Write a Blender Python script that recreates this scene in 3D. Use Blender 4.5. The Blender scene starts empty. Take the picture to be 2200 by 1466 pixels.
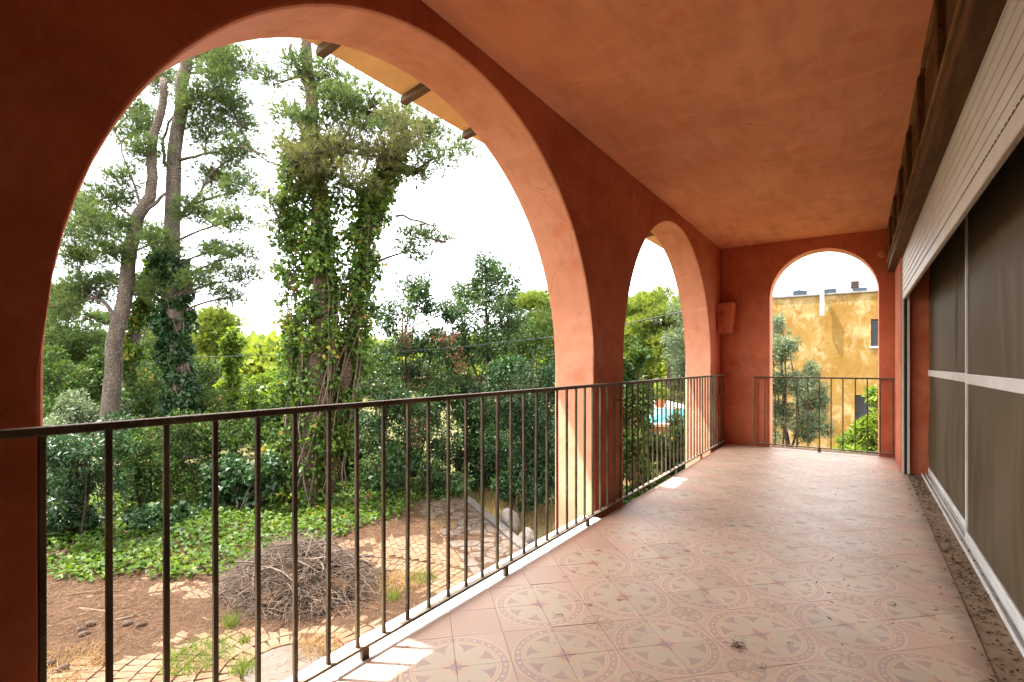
import bpy, bmesh, math, random
import numpy as np
from mathutils import Vector, Matrix
R_ = math.radians
rng = np.random.default_rng(7)
random.seed(7)
scene = bpy.context.scene
COL = scene.collection

# ------------------------------------------------------------------ camera
FPX = 1082.4
HOR = 781.9
YAW = R_(34.57)
CAMZ = 1.072
cam = bpy.data.cameras.new("camera")
camo = bpy.data.objects.new("camera", cam)
COL.objects.link(camo)
camo.location = (0, 0, CAMZ)
camo.rotation_euler = (R_(90), 0, YAW)
cam.sensor_width = 36
cam.lens = 36 * FPX / 2200
cam.shift_y = (HOR - 733) / 2200
cam.clip_start = 0.02
cam.clip_end = 2000
scene.camera = camo

# ------------------------------------------------------------------ sky, sun, exposure
SUN_AZ = np.array([-0.876, -0.482])          # horizontal direction towards the sun
SUN_EL = R_(66)
world = bpy.data.worlds.new("World")
scene.world = world
world.use_nodes = True
wn = world.node_tree.nodes
wl = world.node_tree.links
wn.clear()
sky = wn.new("ShaderNodeTexSky")
sky.sky_type = 'NISHITA'
sky.sun_disc = False
sky.sun_elevation = SUN_EL
sky.sun_rotation = math.atan2(SUN_AZ[0], SUN_AZ[1])
sky.air_density = 1.0
sky.dust_density = 3.0
sky.ozone_density = 1.0
tc = wn.new("ShaderNodeTexCoord")
nz = wn.new("ShaderNodeTexNoise")
nz.inputs["Scale"].default_value = 2.2
nz.inputs["Detail"].default_value = 5
nz.inputs["Roughness"].default_value = 0.55
wl.new(tc.outputs["Generated"], nz.inputs["Vector"])
mr = wn.new("ShaderNodeMapRange")
mr.inputs["From Min"].default_value = 0.3
mr.inputs["From Max"].default_value = 0.7
mr.inputs["To Min"].default_value = 0.74
mr.inputs["To Max"].default_value = 0.97
wl.new(nz.outputs["Fac"], mr.inputs["Value"])
mx = wn.new("ShaderNodeMix")
mx.data_type = 'RGBA'
wl.new(mr.outputs["Result"], mx.inputs["Factor"])
wl.new(sky.outputs["Color"], mx.inputs[6])
mx.inputs[7].default_value = (10.5, 10.7, 11.0, 1)      # thin bright overcast veil
bg = wn.new("ShaderNodeBackground")
bg.inputs["Strength"].default_value = 0.125
wo = wn.new("ShaderNodeOutputWorld")
wl.new(mx.outputs[2], bg.inputs["Color"])
wl.new(bg.outputs[0], wo.inputs[0])

sun = bpy.data.lights.new("sun", 'SUN')
sun.energy = 4.2
sun.angle = R_(0.55)
sun.color = (1.0, 0.94, 0.86)
suno = bpy.data.objects.new("sun", sun)
COL.objects.link(suno)
sd = Vector((SUN_AZ[0] * math.cos(SUN_EL), SUN_AZ[1] * math.cos(SUN_EL), math.sin(SUN_EL))).normalized()
suno.rotation_euler = sd.to_track_quat('Z', 'Y').to_euler()
suno.location = sd * 60

vs = scene.view_settings
scene.display_settings.display_device = 'sRGB'
vs.view_transform = 'Standard'
vs.look = 'None'
vs.gamma = 1
vs.use_curve_mapping = False
vs.exposure = 2.32
cy = scene.cycles
cy.max_bounces = 7
cy.diffuse_bounces = 5
cy.glossy_bounces = 3
cy.transmission_bounces = 4
cy.transparent_max_bounces = 6
cy.sample_clamp_indirect = 8
cy.use_denoising = True
try:
    cy.denoiser = 'OPENIMAGEDENOISE'
    cy.denoising_input_passes = 'RGB_ALBEDO_NORMAL'
except Exception:
    pass
cy.caustics_reflective = False
cy.caustics_refractive = False

# ------------------------------------------------------------------ geometry helpers
Fv = np.array([-math.sin(YAW), math.cos(YAW), 0])
Rv = np.array([math.cos(YAW), math.sin(YAW), 0])
G = -2.13                                       # garden level


def at(u, v, d):
    """point at depth d seen near photograph position u, v: only used to survey where things stand"""
    return np.array([0, 0, CAMZ]) + d * (Fv + Rv * (u - 1100) / FPX + np.array([0, 0, 1]) * (HOR - v) / FPX)


def gnd(u, v, z=G):
    return at(u, v, FPX * (CAMZ - z) / (v - HOR))


def link(name, me, mat=None, parent=None):
    o = bpy.data.objects.new(name, me)
    COL.objects.link(o)
    if mat is not None:
        me.materials.append(mat)
    if parent is not None:
        o.parent = parent
    return o


def tag(o, label=None, cat=None, group=None, kind=None):
    if label:
        o["label"] = label
    if cat:
        o["category"] = cat
    if group:
        o["group"] = group
    if kind:
        o["kind"] = kind
    return o


def thing(name, label, cat, loc=(0, 0, 0), group=None):
    o = bpy.data.objects.new(name, None)
    COL.objects.link(o)
    o.location = [float(c) for c in loc]
    o.empty_display_size = 0.2
    return tag(o, label, cat, group)


def fastmesh(name, verts, polys, rnd=None, smooth=False):
    """verts Nx3, polys MxK (uniform k-gons)"""
    me = bpy.data.meshes.new(name)
    verts = np.ascontiguousarray(verts, np.float32)
    polys = np.ascontiguousarray(polys, np.int32)
    n, (m, k) = len(verts), polys.shape
    me.vertices.add(n)
    me.vertices.foreach_set("co", verts.ravel())
    me.loops.add(m * k)
    me.loops.foreach_set("vertex_index", polys.ravel())
    me.polygons.add(m)
    me.polygons.foreach_set("loop_start", np.arange(0, m * k, k, dtype=np.int32))
    try:
        me.polygons.foreach_set("loop_total", np.full(m, k, np.int32))
    except Exception:
        pass
    if smooth:
        me.polygons.foreach_set("use_smooth", np.ones(m, bool))
    if rnd is not None:
        a = me.attributes.new("rnd", 'FLOAT', 'POINT')
        a.data.foreach_set("value", np.ascontiguousarray(rnd, np.float32))
    me.update(calc_edges=True)
    return me


class MB:
    """collects boxes, prisms and tubes into one mesh"""

    def __init__(s):
        s.v = []
        s.f = []

    def add(s, vs_, fs_):
        b = len(s.v)
        s.v += [tuple(map(float, p)) for p in vs_]
        s.f += [tuple(b + i for i in f) for f in fs_]
        return s

    def box(s, x0, x1, y0, y1, z0, z1):
        return s.add([(x0, y0, z0), (x1, y0, z0), (x1, y1, z0), (x0, y1, z0), (x0, y0, z1), (x1, y0, z1), (x1, y1, z1), (x0, y1, z1)],
                     [(0, 3, 2, 1), (4, 5, 6, 7), (0, 1, 5, 4), (1, 2, 6, 5), (2, 3, 7, 6), (3, 0, 4, 7)])

    def tube(s, pts, rad, n=6, caps=True):
        pts = [Vector([float(c) for c in p]) for p in pts]
        if not hasattr(rad, '__len__'):
            rad = [rad] * len(pts)
        ref = None
        b = len(s.v)
        for i, p in enumerate(pts):
            t = (pts[min(i + 1, len(pts) - 1)] - pts[max(i - 1, 0)])
            if t.length < 1e-9:
                t = Vector((0, 0, 1))
            t.normalize()
            if ref is None:
                ref = Vector((1, 0, 0)) if abs(t.x) < 0.8 else Vector((0, 1, 0))
            ref = (ref - t * ref.dot(t)).normalized()
            w = t.cross(ref)
            for k in range(n):
                a = 2 * math.pi * k / n
                q = p + (ref * math.cos(a) + w * math.sin(a)) * rad[i]
                s.v.append((q.x, q.y, q.z))
        for i in range(len(pts) - 1):
            for k in range(n):
                s.f.append((b + i * n + k, b + i * n + (k + 1) % n, b + (i + 1) * n + (k + 1) % n, b + (i + 1) * n + k))
        if caps:
            s.f.append(tuple(b + k for k in reversed(range(n))))
            s.f.append(tuple(b + (len(pts) - 1) * n + k for k in range(n)))
        return s

    def build(s, name, mat, parent=None, bevel=0, smooth=False, seg=1):
        me = bpy.data.meshes.new(name)
        me.from_pydata(s.v, [], s.f)
        if smooth:
            me.polygons.foreach_set("use_smooth", [True] * len(me.polygons))
        me.update()
        o = link(name, me, mat, parent)
        if bevel:
            m = o.modifiers.new("bevel", 'BEVEL')
            m.width = bevel
            m.segments = seg
            m.limit_method = 'ANGLE'
            m.angle_limit = R_(40)
        return o


def copy_tree(o, parent=None):
    c = o.copy()
    COL.objects.link(c)
    c.parent = parent
    for ch in list(o.children):
        copy_tree(ch, c)
    return c


# ------------------------------------------------------------------ material helpers
class S:
    """socket with arithmetic"""

    def __init__(s, t, sock):
        s.t, s.s = t, sock

    def _m(s, op, o=None, o2=None, rev=False):
        n = s.t.nodes.new("ShaderNodeMath")
        n.operation = op
        args = [s, o, o2]
        if rev:
            args = [o, s, o2]
        for i, a in enumerate(args):
            if a is None:
                continue
            if isinstance(a, S):
                s.t.links.new(a.s, n.inputs[i])
            else:
                n.inputs[i].default_value = a
        return S(s.t, n.outputs[0])

    def __add__(s, o): return s._m('ADD', o)
    __radd__ = __add__
    def __sub__(s, o): return s._m('SUBTRACT', o)
    def __rsub__(s, o): return s._m('SUBTRACT', o, rev=True)
    def __mul__(s, o): return s._m('MULTIPLY', o)
    __rmul__ = __mul__
    def __truediv__(s, o): return s._m('DIVIDE', o)
    def lt(s, o): return s._m('LESS_THAN', o)
    def gt(s, o): return s._m('GREATER_THAN', o)
    def f(s, op, o=None): return s._m(op, o)
    def between(s, a, b): return s.gt(a) * s.lt(b)
    def clamp(s):
        n = s.t.nodes.new("ShaderNodeClamp")
        s.t.links.new(s.s, n.inputs[0])
        return S(s.t, n.outputs[0])


class Mat:
    def __init__(s, name, rough=0.8, spec=0.3):
        s.m = bpy.data.materials.new(name)
        s.m.use_nodes = True
        s.t = s.m.node_tree
        s.p = s.t.nodes["Principled BSDF"]
        s.p.inputs["Roughness"].default_value = rough
        s.p.inputs["Specular IOR Level"].default_value = spec
        s._pos = None

    def n(s, t): return s.t.nodes.new(t)
    def l(s, a, b): s.t.links.new(a.s if isinstance(a, S) else a, b)

    def pos(s):
        if s._pos is None:
            s._pos = s.n("ShaderNodeNewGeometry").outputs["Position"]
        return s._pos

    def obj(s): return s.n("ShaderNodeTexCoord").outputs["Object"]

    def xyz(s, vec=None):
        q = s.n("ShaderNodeSeparateXYZ")
        s.l(vec or s.pos(), q.inputs[0])
        return [S(s.t, o) for o in q.outputs]

    def noise(s, scale, detail=4, rough=0.55, vec=None, stretch=None, dist=0):
        q = s.n("ShaderNodeTexNoise")
        q.inputs["Scale"].default_value = scale
        q.inputs["Detail"].default_value = detail
        q.inputs["Roughness"].default_value = rough
        q.inputs["Distortion"].default_value = dist
        v = vec or s.pos()
        if stretch:
            mp = s.n("ShaderNodeMapping")
            mp.inputs["Scale"].default_value = stretch
            s.l(v, mp.inputs[0])
            v = mp.outputs[0]
        s.l(v, q.inputs["Vector"])
        return S(s.t, q.outputs["Fac"])

    def voro(s, scale, feature='DISTANCE_TO_EDGE', vec=None, rnd=1):
        q = s.n("ShaderNodeTexVoronoi")
        q.feature = feature
        q.inputs["Scale"].default_value = scale
        q.inputs["Randomness"].default_value = rnd
        s.l(vec or s.pos(), q.inputs["Vector"])
        return S(s.t, q.outputs["Distance"])

    def warp(s, amt, scale):
        q = s.n("ShaderNodeTexNoise")
        q.inputs["Scale"].default_value = scale
        s.l(s.pos(), q.inputs["Vector"])
        a = s.n("ShaderNodeVectorMath"); a.operation = 'SUBTRACT'
        s.l(q.outputs["Color"], a.inputs[0]); a.inputs[1].default_value = (.5, .5, .5)
        b = s.n("ShaderNodeVectorMath"); b.operation = 'MULTIPLY_ADD'
        s.l(a.outputs[0], b.inputs[0]); b.inputs[1].default_value = (amt,) * 3
        s.l(s.pos(), b.inputs[2])
        return b.outputs[0]

    def ramp(s, val, lo, hi, a=0.0, b=1.0):
        q = s.n("ShaderNodeMapRange")
        q.inputs[1].default_value = lo
        q.inputs[2].default_value = hi
        q.inputs[3].default_value = a
        q.inputs[4].default_value = b
        s.l(val, q.inputs[0])
        return S(s.t, q.outputs[0])

    def mix(s, fac, a, b, mode='MIX'):
        q = s.n("ShaderNodeMix")
        q.data_type = 'RGBA'
        q.blend_type = mode
        if isinstance(fac, S): s.l(fac, q.inputs[0])
        else: q.inputs[0].default_value = fac
        for i, c in ((6, a), (7, b)):
            if isinstance(c, tuple): q.inputs[i].default_value = (*c, 1)
            else: s.l(c, q.inputs[i])
        return q.outputs[2]

    def color(s, c):
        if isinstance(c, tuple): s.p.inputs["Base Color"].default_value = (*c, 1)
        else: s.l(c, s.p.inputs["Base Color"])

    def bump(s, h, strength=0.3, dist=0.01):
        q = s.n("ShaderNodeBump")
        q.inputs["Strength"].default_value = strength
        q.inputs["Distance"].default_value = dist
        s.l(h, q.inputs["Height"])
        s.l(q.outputs[0], s.p.inputs["Normal"])

    def rough(s, v): s.l(v, s.p.inputs["Roughness"])


def plain(name, c, rough=0.7, spec=0.3, var=0.25, scale=8, bump=0, metal=0):
    m = Mat(name, rough, spec)
    m.p.inputs["Metallic"].default_value = metal
    n = m.noise(scale, 5, 0.6)
    m.color(m.mix(m.ramp(n, .3, .7), tuple(x * (1 - var) for x in c), tuple(min(1, x * (1 + var)) for x in c)))
    if bump:
        m.bump(m.noise(scale * 6, 4), bump)
    return m.m


def plaster(name, hi, lo, seed=0.0):
    m = Mat(name, 0.88, 0.2)
    big = m.noise(0.9 + seed, 5, 0.6)
    mid = m.noise(5.0, 6, 0.62, stretch=(1.6, .45, 1))
    c = m.mix(m.ramp(big, .32, .68), lo, hi)
    c = m.mix(m.ramp(mid, .46, .76, 0, .62), c, tuple(x * .7 for x in lo))
    c = m.mix(m.ramp(m.noise(3.1, 6, .7, stretch=(.5, 1.6, 1), dist=.7), .54, .74, 0, .4), c, tuple(min(1, x * 1.18 + .03) for x in hi))
    fine = m.noise(38, 4, .7)
    c = m.mix(m.ramp(fine, .62, .8, 0, .3), c, tuple(min(1, x * 1.35) for x in hi))
    blot = m.noise(2.3, 3, .5, stretch=(2, 2, 2))
    c = m.mix(m.ramp(blot, .60, .72, 0, .5), c, (lo[0] * .95, lo[1] * .62, lo[2] * .45))
    # hairline cracks
    w = m.warp(.55, 2.2)
    cr = m.voro(.62, vec=w).lt(.0012) * m.noise(1.3, 2).gt(.53)
    c = m.mix(cr * .45, c, tuple(x * .25 for x in lo))
    x, y, z = m.xyz()
    drt = m.ramp(z + m.noise(5, 5, .7) * .35, .12, .42, .5, 0) * m.ramp(z, -.5, -.02)
    c = m.mix(drt, c, tuple(x_ * .55 for x_ in lo))
    drip = m.noise(1, 5, .65, stretch=(7, 7, .5))
    c = m.mix(m.ramp(drip, .58, .74, 0, .28), c, tuple(x_ * .6 for x_ in lo))
    m.color(c)
    h = m.noise(12, 5, .65) * .7 + m.noise(2.5, 2) * 1.6
    m.bump(h, .34, .012)
    return m.m


M = {}
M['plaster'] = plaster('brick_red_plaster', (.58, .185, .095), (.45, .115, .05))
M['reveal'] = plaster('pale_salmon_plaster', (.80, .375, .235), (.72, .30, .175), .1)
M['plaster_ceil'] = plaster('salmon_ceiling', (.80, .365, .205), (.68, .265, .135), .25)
M['ochre_soffit'] = plain('ochre_soffit', (.88, .64, .31), .85, .2, .12, 4, .15)
M['marble'] = plain('white_marble', (.74, .70, .66), .55, .4, .1, 6, .1)
M['plinth'] = plain('lower_wall_ochre', (.60, .36, .13), .9, .2, .15, 3, .2)


def wood_mat(name, a, b, stretch=(30, 2.5, 30)):
    m = Mat(name, .65, .15)
    g = m.noise(1.0, 6, .65, stretch=stretch, dist=.6)
    m.color(m.mix(m.ramp(g, .3, .7), a, b))
    m.bump(g, .35, .004)
    return m.m


M['wood'] = wood_mat('dark_varnished_wood', (.045, .019, .006), (.14, .064, .021))
M['wood_panel'] = wood_mat('brown_wood_panel', (.055, .024, .009), (.12, .055, .02), (14, 3, 30))
M['wood_gold'] = wood_mat('worn_moulding_wood', (.07, .034, .013), (.24, .135, .05))
M['rafter'] = wood_mat('grey_rafter_wood', (.09, .065, .045), (.20, .15, .10), (3, 30, 30))
M['cream_metal'] = plain('cream_aluminium', (.56, .50, .41), .45, .45, .10, 5)
M['white_metal'] = plain('dusty_white_aluminium', (.62, .60, .56), .42, .5, .12, 7)
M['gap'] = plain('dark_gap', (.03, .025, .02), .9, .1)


def rail_mat():
    m = Mat('old_brown_railing_paint', .65, .22)
    n = m.noise(22, 5, .65)
    n2 = m.noise(5, 4, .6)
    c = m.mix(m.ramp(n2, .35, .65), (.05, .033, .019), (.135, .11, .068))
    c = m.mix(m.ramp(n, .60, .72), c, (.19, .165, .105))
    c = m.mix(m.ramp(m.noise(60, 3), .66, .74), c, (.16, .06, .02))
    # upward faces painted paler for settled dust and the bright light on top
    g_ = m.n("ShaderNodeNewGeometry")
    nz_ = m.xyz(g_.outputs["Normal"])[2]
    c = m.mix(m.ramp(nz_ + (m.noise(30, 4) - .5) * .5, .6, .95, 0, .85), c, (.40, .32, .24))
    m.color(c)
    m.bump(n, .4, .003)
    return m.m


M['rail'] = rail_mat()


def screen_mat():
    m = Mat('brown_mesh_screen', .6, .15)
    x, y, z = m.xyz()
    w = (y * 900).f('SINE') * .5 + (z * 900).f('SINE') * .5
    n = m.noise(1.6, 4, .6)
    st = m.noise(1, 4, .6, stretch=(1, 16, .7))
    c = m.mix(m.ramp(n, .3, .7), (.070, .049, .025), (.098, .070, .038))
    c = m.mix(m.ramp(st, .56, .82, 0, .45), c, (.17, .135, .095))
    m.color(c)
    m.bump(w + st, .1, .003)
    return m.m


M['screen'] = screen_mat()


def floor_mat():
    m = Mat('encaustic_tile', .4, .45)
    x, y, z = m.xyz()
    px, py = x + 1.173, y - 1.92
    k = .70710678
    i = (px * k + py * k) / .4
    j = (py * k - px * k) / .4
    ri, rj = i.f('ROUND'), j.f('ROUND')
    dx, dy = (i - ri) * .4, (j - rj) * .4
    mm = ri - rj
    big = mm.between(-.5, 5.5)
    wob = m.noise(55, 2) * .006 - .003
    r = (dx * dx + dy * dy).f('SQRT') + wob
    ang = dy.f('ARCTAN2', dx)
    FIELD, CREAM, PURP = (.585, .37, .28), (.64, .47, .31), (.35, .235, .205)
    PETAL, OCHRE, GREEN = (.53, .445, .32), (.59, .39, .23), (.29, .30, .205)
    n1 = m.noise(3.0, 5, .6)
    c = m.mix(m.ramp(n1, .35, .7), FIELD, (.54, .325, .25))
    B = lambda mask, col, cc, f=1.0: m.mix((mask * big) * f, cc, col)
    c = B(r.lt(.197), CREAM, c)
    c = B(r.between(.161, .189), (.43, .275, .235), c)
    tt = ((ang * (32 / (2 * math.pi))).f('FRACT') - .5) * (2 * math.pi / 32) * r
    dr = r - .1745
    c = B((tt * tt + dr * dr).f('SQRT').lt(.0052), (.70, .58, .44), c)
    c = B(r.between(.150, .154), (.52, .33, .22), c)
    c8 = (ang * 4).f('COSINE').f('ABSOLUTE').f('POWER', .85)
    rp = c8 * .062 + .077
    c = B(r.lt(.143), PURP, c)
    c = B(r.lt(rp + .008), CREAM, c)
    c = B(r.lt(rp + .002), PETAL, c)
    # remains of the green acanthus leaves inside the petals
    leaf = (ang * 4).f('COSINE').f('ABSOLUTE').gt(.42) * r.between(.062, 1) * r.lt(rp - .012)
    lobes = m.noise(1.9, 2) + (m.noise(42, 2) - .5) * .16
    c = B(leaf * lobes.gt(.60), GREEN, c, .62)
    c = B(r.lt(.05), OCHRE, c)
    ax, ay = dx.f('ABSOLUTE'), dy.f('ABSOLUTE')
    cross = ax.f('MINIMUM', ay).lt((r * -.16) + .0115) * r.lt(.042)
    cross = (cross + (ax - ay).f('ABSOLUTE').lt(.008) * r.between(.0, .026)).f('MINIMUM', 1.0)
    c = B(cross, (.33, .19, .19), c)
    # small rosettes
    i2, j2 = i.f('FLOOR') + .5, j.f('FLOOR') + .5
    ex, ey = (i - i2) * .4, (j - j2) * .4
    q = (ex * ex + ey * ey).f('SQRT') + wob
    m2 = (i2 - j2).between(.5, 4.5)
    an2 = ey.f('ARCTAN2', ex)
    C = lambda mask, col, cc: m.mix(mask * m2, cc, col)
    c = C(q.lt(.083), (.55, .44, .31), c)
    c = C(q.lt(.064), PURP, c)
    pet = ((an2 * 4).f('COSINE').f('ABSOLUTE')).gt(.55) * q.between(.018, .055)
    c = C(pet, OCHRE, c)
    c = C(q.lt(.010), OCHRE, c)
    # wear: dusty film that flattens the print, plus per-tile tone
    wear = m.noise(2.0, 6, .7)
    c = m.mix(m.ramp(wear, .3, .72, .24, .60), c, (.59, .43, .325))
    dust = m.noise(9, 6, .7, stretch=(1, .5, 1))
    c = m.mix(m.ramp(dust, .66, .80, 0, .55), c, (.64, .56, .48))
    oi = m.n("ShaderNodeObjectInfo")
    tone = m.ramp(S(m.t, oi.outputs["Random"]), 0, 1, .90, 1.07)
    hs = m.n("ShaderNodeHueSaturation")
    m.l(c, hs.inputs["Color"])
    m.l(tone, hs.inputs["Value"])
    gm = m.n('ShaderNodeMix'); gm.data_type = 'RGBA'; gm.blend_type = 'MULTIPLY'; gm.inputs[0].default_value = 1
    m.l(hs.outputs[0], gm.inputs[6]); gm.inputs[7].default_value = (.96, .92, .87, 1)
    # brown dirt along the door threshold
    edge = m.ramp(x + m.noise(6, 4) * .14, .36, .46, 0, .8)
    c = m.mix(edge, gm.outputs[2], (.19, .125, .075))
    m.color(c)
    m.rough(m.ramp(m.noise(4, 5, .65), .3, .75, .42, .56))
    m.bump(m.noise(30, 4, .6) * .5 + m.noise(3.5, 3) * .3, .06, .004)
    return m.m


M['tile'] = floor_mat()
M['grout'] = plain('grout_bed', (.16, .10, .075), .9, .1)
M['threshold'] = None


def threshold_mat():
    m = Mat('dirty_threshold', .85, .2)
    n = m.noise(9, 6, .7)
    c = m.mix(m.ramp(n, .35, .68), (.30, .20, .12), (.17, .11, .065))
    c = m.mix(m.ramp(m.noise(28, 5, .7), .55, .72), c, (.07, .045, .028))
    m.color(c)
    m.bump(m.noise(40, 4), .5, .006)
    return m.m


M['threshold'] = threshold_mat()

# ------------------------------------------------------------------ the gallery
WX, WXO = -1.545, -1.865        # inner and outer face of the arcade wall
YE = 7.22                       # end wall
CEIL = 2.625
YB = -2.4                       # closed end behind the camera
TX0, TX1 = -1.465, .385         # tiled floor
XR = .335                       # right hand wall face
SPR, RAD = 1.06, 1.462
ARCHES = [(.345, 3.265), (3.805, 6.685)]


def arch_wall(name, spans, s0, s1, top, bottoms, spring, n=44, to3=None, t0=0, t1=1, AX=Vector((1, 0, 0))):
    """wall along s with arched openings: to3(s, z, t) maps to the scene"""
    cols = [s0]
    marks = []
    for a, b in spans:
        c, r = (a + b) / 2, (b - a) / 2
        ss = [c - r * math.cos(math.pi * k / n) for k in range(n + 1)]
        ss[0], ss[-1] = a, b
        marks.append((a, b, c, r))
        cols += ss
    cols.append(s1)
    wob = lambda s, q: .006 * math.sin(s * 7.3 + q) + .004 * math.sin(s * 17.1 + 2 * q)
    def zlow(s0_, s1_):
        mid = (s0_ + s1_) / 2
        for a, b, c, r in marks:
            if a < mid < b:
                f = lambda s: spring + math.sqrt(max(0, r * r - (s - c) ** 2)) * (RISE / r)
                return f(s0_), f(s1_), True
        return bottoms, bottoms, False
    mb = MB()
    RISE = marks[0][3]
    for k in range(len(cols) - 1):
        a, b = cols[k], cols[k + 1]
        if b - a < 1e-7:
            continue
        RISE = (marks[0][3])
        for q in marks:
            if q[0] < (a + b) / 2 < q[1]:
                RISE = q[3]
        za, zb, inside = zlow(a, b)
        za2, zb2 = za, zb
        bands = [(za, zb, top, top)] if inside else [(bottoms, bottoms, spring, spring), (spring, spring, top, top)]
        for z1, z2, z3, z4 in bands:
            mb.add([to3(a, z1, t0), to3(b, z2, t0), to3(b, z3, t0), to3(a, z4, t0)], [(0, 1, 2, 3)])
            mb.add([to3(a, z1, t1), to3(b, z2, t1), to3(b, z3, t1), to3(a, z4, t1)], [(3, 2, 1, 0)])
        if inside:
            mb.add([to3(a, za, t0), to3(b, zb, t0), to3(b, zb, t1), to3(a, za, t1)], [(3, 2, 1, 0)])
    for a, b, c, r in marks:
        mb.add([to3(a, bottoms, t0), to3(a, spring, t0), to3(a, spring, t1), to3(a, bottoms, t1)], [(0, 1, 2, 3)])
        mb.add([to3(b, bottoms, t0), to3(b, spring, t0), to3(b, spring, t1), to3(b, bottoms, t1)], [(3, 2, 1, 0)])
    for z1, z2 in ((bottoms, spring), (spring, top)):
        mb.add([to3(s0, z1, t0), to3(s0, z2, t0), to3(s0, z2, t1), to3(s0, z1, t1)], [(3, 2, 1, 0)])
        mb.add([to3(s1, z1, t0), to3(s1, z2, t0), to3(s1, z2, t1), to3(s1, z1, t1)], [(0, 1, 2, 3)])
    me = bpy.data.meshes.new(name)
    me.from_pydata(mb.v, [], mb.f)
    bm = bmesh.new()
    bm.from_mesh(me)
    bmesh.ops.remove_doubles(bm, verts=bm.verts, dist=1e-5)
    bmesh.ops.recalc_face_normals(bm, faces=bm.faces)
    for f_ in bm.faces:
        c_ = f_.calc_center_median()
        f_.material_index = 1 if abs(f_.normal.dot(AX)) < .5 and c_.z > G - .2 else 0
    bm.to_mesh(me)
    bm.free()
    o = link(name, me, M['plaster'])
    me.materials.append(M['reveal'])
    b = o.modifiers.new("bevel", 'BEVEL')
    b.width = .014
    b.segments = 3
    b.limit_method = 'ANGLE'
    b.angle_limit = R_(50)
    return o


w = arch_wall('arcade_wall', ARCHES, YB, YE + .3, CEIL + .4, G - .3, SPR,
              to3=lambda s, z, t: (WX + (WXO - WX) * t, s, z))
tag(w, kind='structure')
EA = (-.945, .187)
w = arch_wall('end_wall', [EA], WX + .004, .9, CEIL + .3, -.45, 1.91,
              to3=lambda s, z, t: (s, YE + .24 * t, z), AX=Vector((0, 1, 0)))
tag(w, kind='structure')
# ceiling
mb = MB()
mb.box(WX + .003, 1.2, YB + .01, YE - .003, CEIL, CEIL + .18)
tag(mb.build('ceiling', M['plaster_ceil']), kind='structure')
# slab, floor bed
mb = MB().box(TX0 + .004, .70, YB, YE + .22, -.30, -.0085)
floor = tag(mb.build('floor', M['grout']), kind='structure')
mb = MB().box(-1.0, 4.0, YB - 3, YE + .2, G - .3, -.31)
tag(mb.build('lower_storey_wall', M['plinth']), kind='structure')
# wall closing the gallery behind the camera, wall beside the doors
tag(MB().box(WX + .004, 1.2, YB - .25, YB, -.2, CEIL + .1).build('rear_wall', M['wood']), kind='structure')
mb = MB()
mb.box(XR, .9, 6.25, YE - .004, -.012, CEIL - .004)
tag(mb.build('right_wall', M['plaster'], bevel=.012, seg=2), kind='structure')
tag(MB().box(.60, .95, 6.2, 6.247, -.012, CEIL - .01).build('right_jamb_wall', M['plaster']), kind='structure')
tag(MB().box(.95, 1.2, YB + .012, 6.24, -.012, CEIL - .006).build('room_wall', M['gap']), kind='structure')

# corner bracket (tapered plaster box) in the far left corner
mb = MB()
x0, x1, y0, y1 = WX + .002, -1.335, 6.98, YE - .002
zt, zb = 1.87, 1.475
mb.add([(x0, y0, zb), (x1 - .04, y0 + .03, zb), (x1 - .04, y1, zb), (x0, y1, zb), (x0, y0, zt), (x1, y0, zt), (x1, y1, zt), (x0, y1, zt)],
       [(0, 3, 2, 1), (4, 5, 6, 7), (0, 1, 5, 4), (1, 2, 6, 5), (2, 3, 7, 6), (3, 0, 4, 7)])
o = mb.build('corner_bracket', M['plaster'], bevel=.01, seg=2)
tag(o, 'tapered salmon plaster box bracket in the far left corner of the gallery', 'bracket')

# small blocked lamp outlet above the end arch on the right
bm = bmesh.new()
bmesh.ops.create_uvsphere(bm, u_segments=14, v_segments=8, radius=.045)
for v in bm.verts:
    v.co.y *= .25
    v.co *= 1 + .12 * random.uniform(-1, 1)
me = bpy.data.meshes.new('wall_patch')
bm.to_mesh(me)
bm.free()
o = link('wall_patch', me, plain('bare_plaster_patch', (.52, .25, .12), .9, .2, .3, 30, .3))
o.location = (.215, YE - .004, 2.34)
tag(o, 'small round bare plaster patch high on the end wall by the wooden pelmet', 'wall patch')

# marble sill in the first arch (pieces)
sill = thing('marble_sill', 'white sunlit marble sill below the railing of the large arch', 'sill', (-1.55, 1.8, -.01))
yy = .36
for k in range(4):
    L_ = (3.25 - .36) / 4
    o = MB().box(-.075, .083, yy - 1.8 + .002, yy + L_ - 1.8 - .002, -.035, .004 * (k % 2) - .001).build('marble_slab', M['marble'], sill, bevel=.004)
    yy += L_

# ------------------------------------------------------------------ floor tiles
def clip_poly(poly, axis, lim, keep_less):
    out = []
    for q in range(len(poly)):
        a, b = poly[q], poly[(q + 1) % len(poly)]
        ia = (a[axis] <= lim) if keep_less else (a[axis] >= lim)
        ib = (b[axis] <= lim) if keep_less else (b[axis] >= lim)
        if ia:
            out.append(a)
        if ia != ib:
            t = (lim - a[axis]) / (b[axis] - a[axis])
            out.append((a[0] + t * (b[0] - a[0]), a[1] + t * (b[1] - a[1])))
    return out


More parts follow.
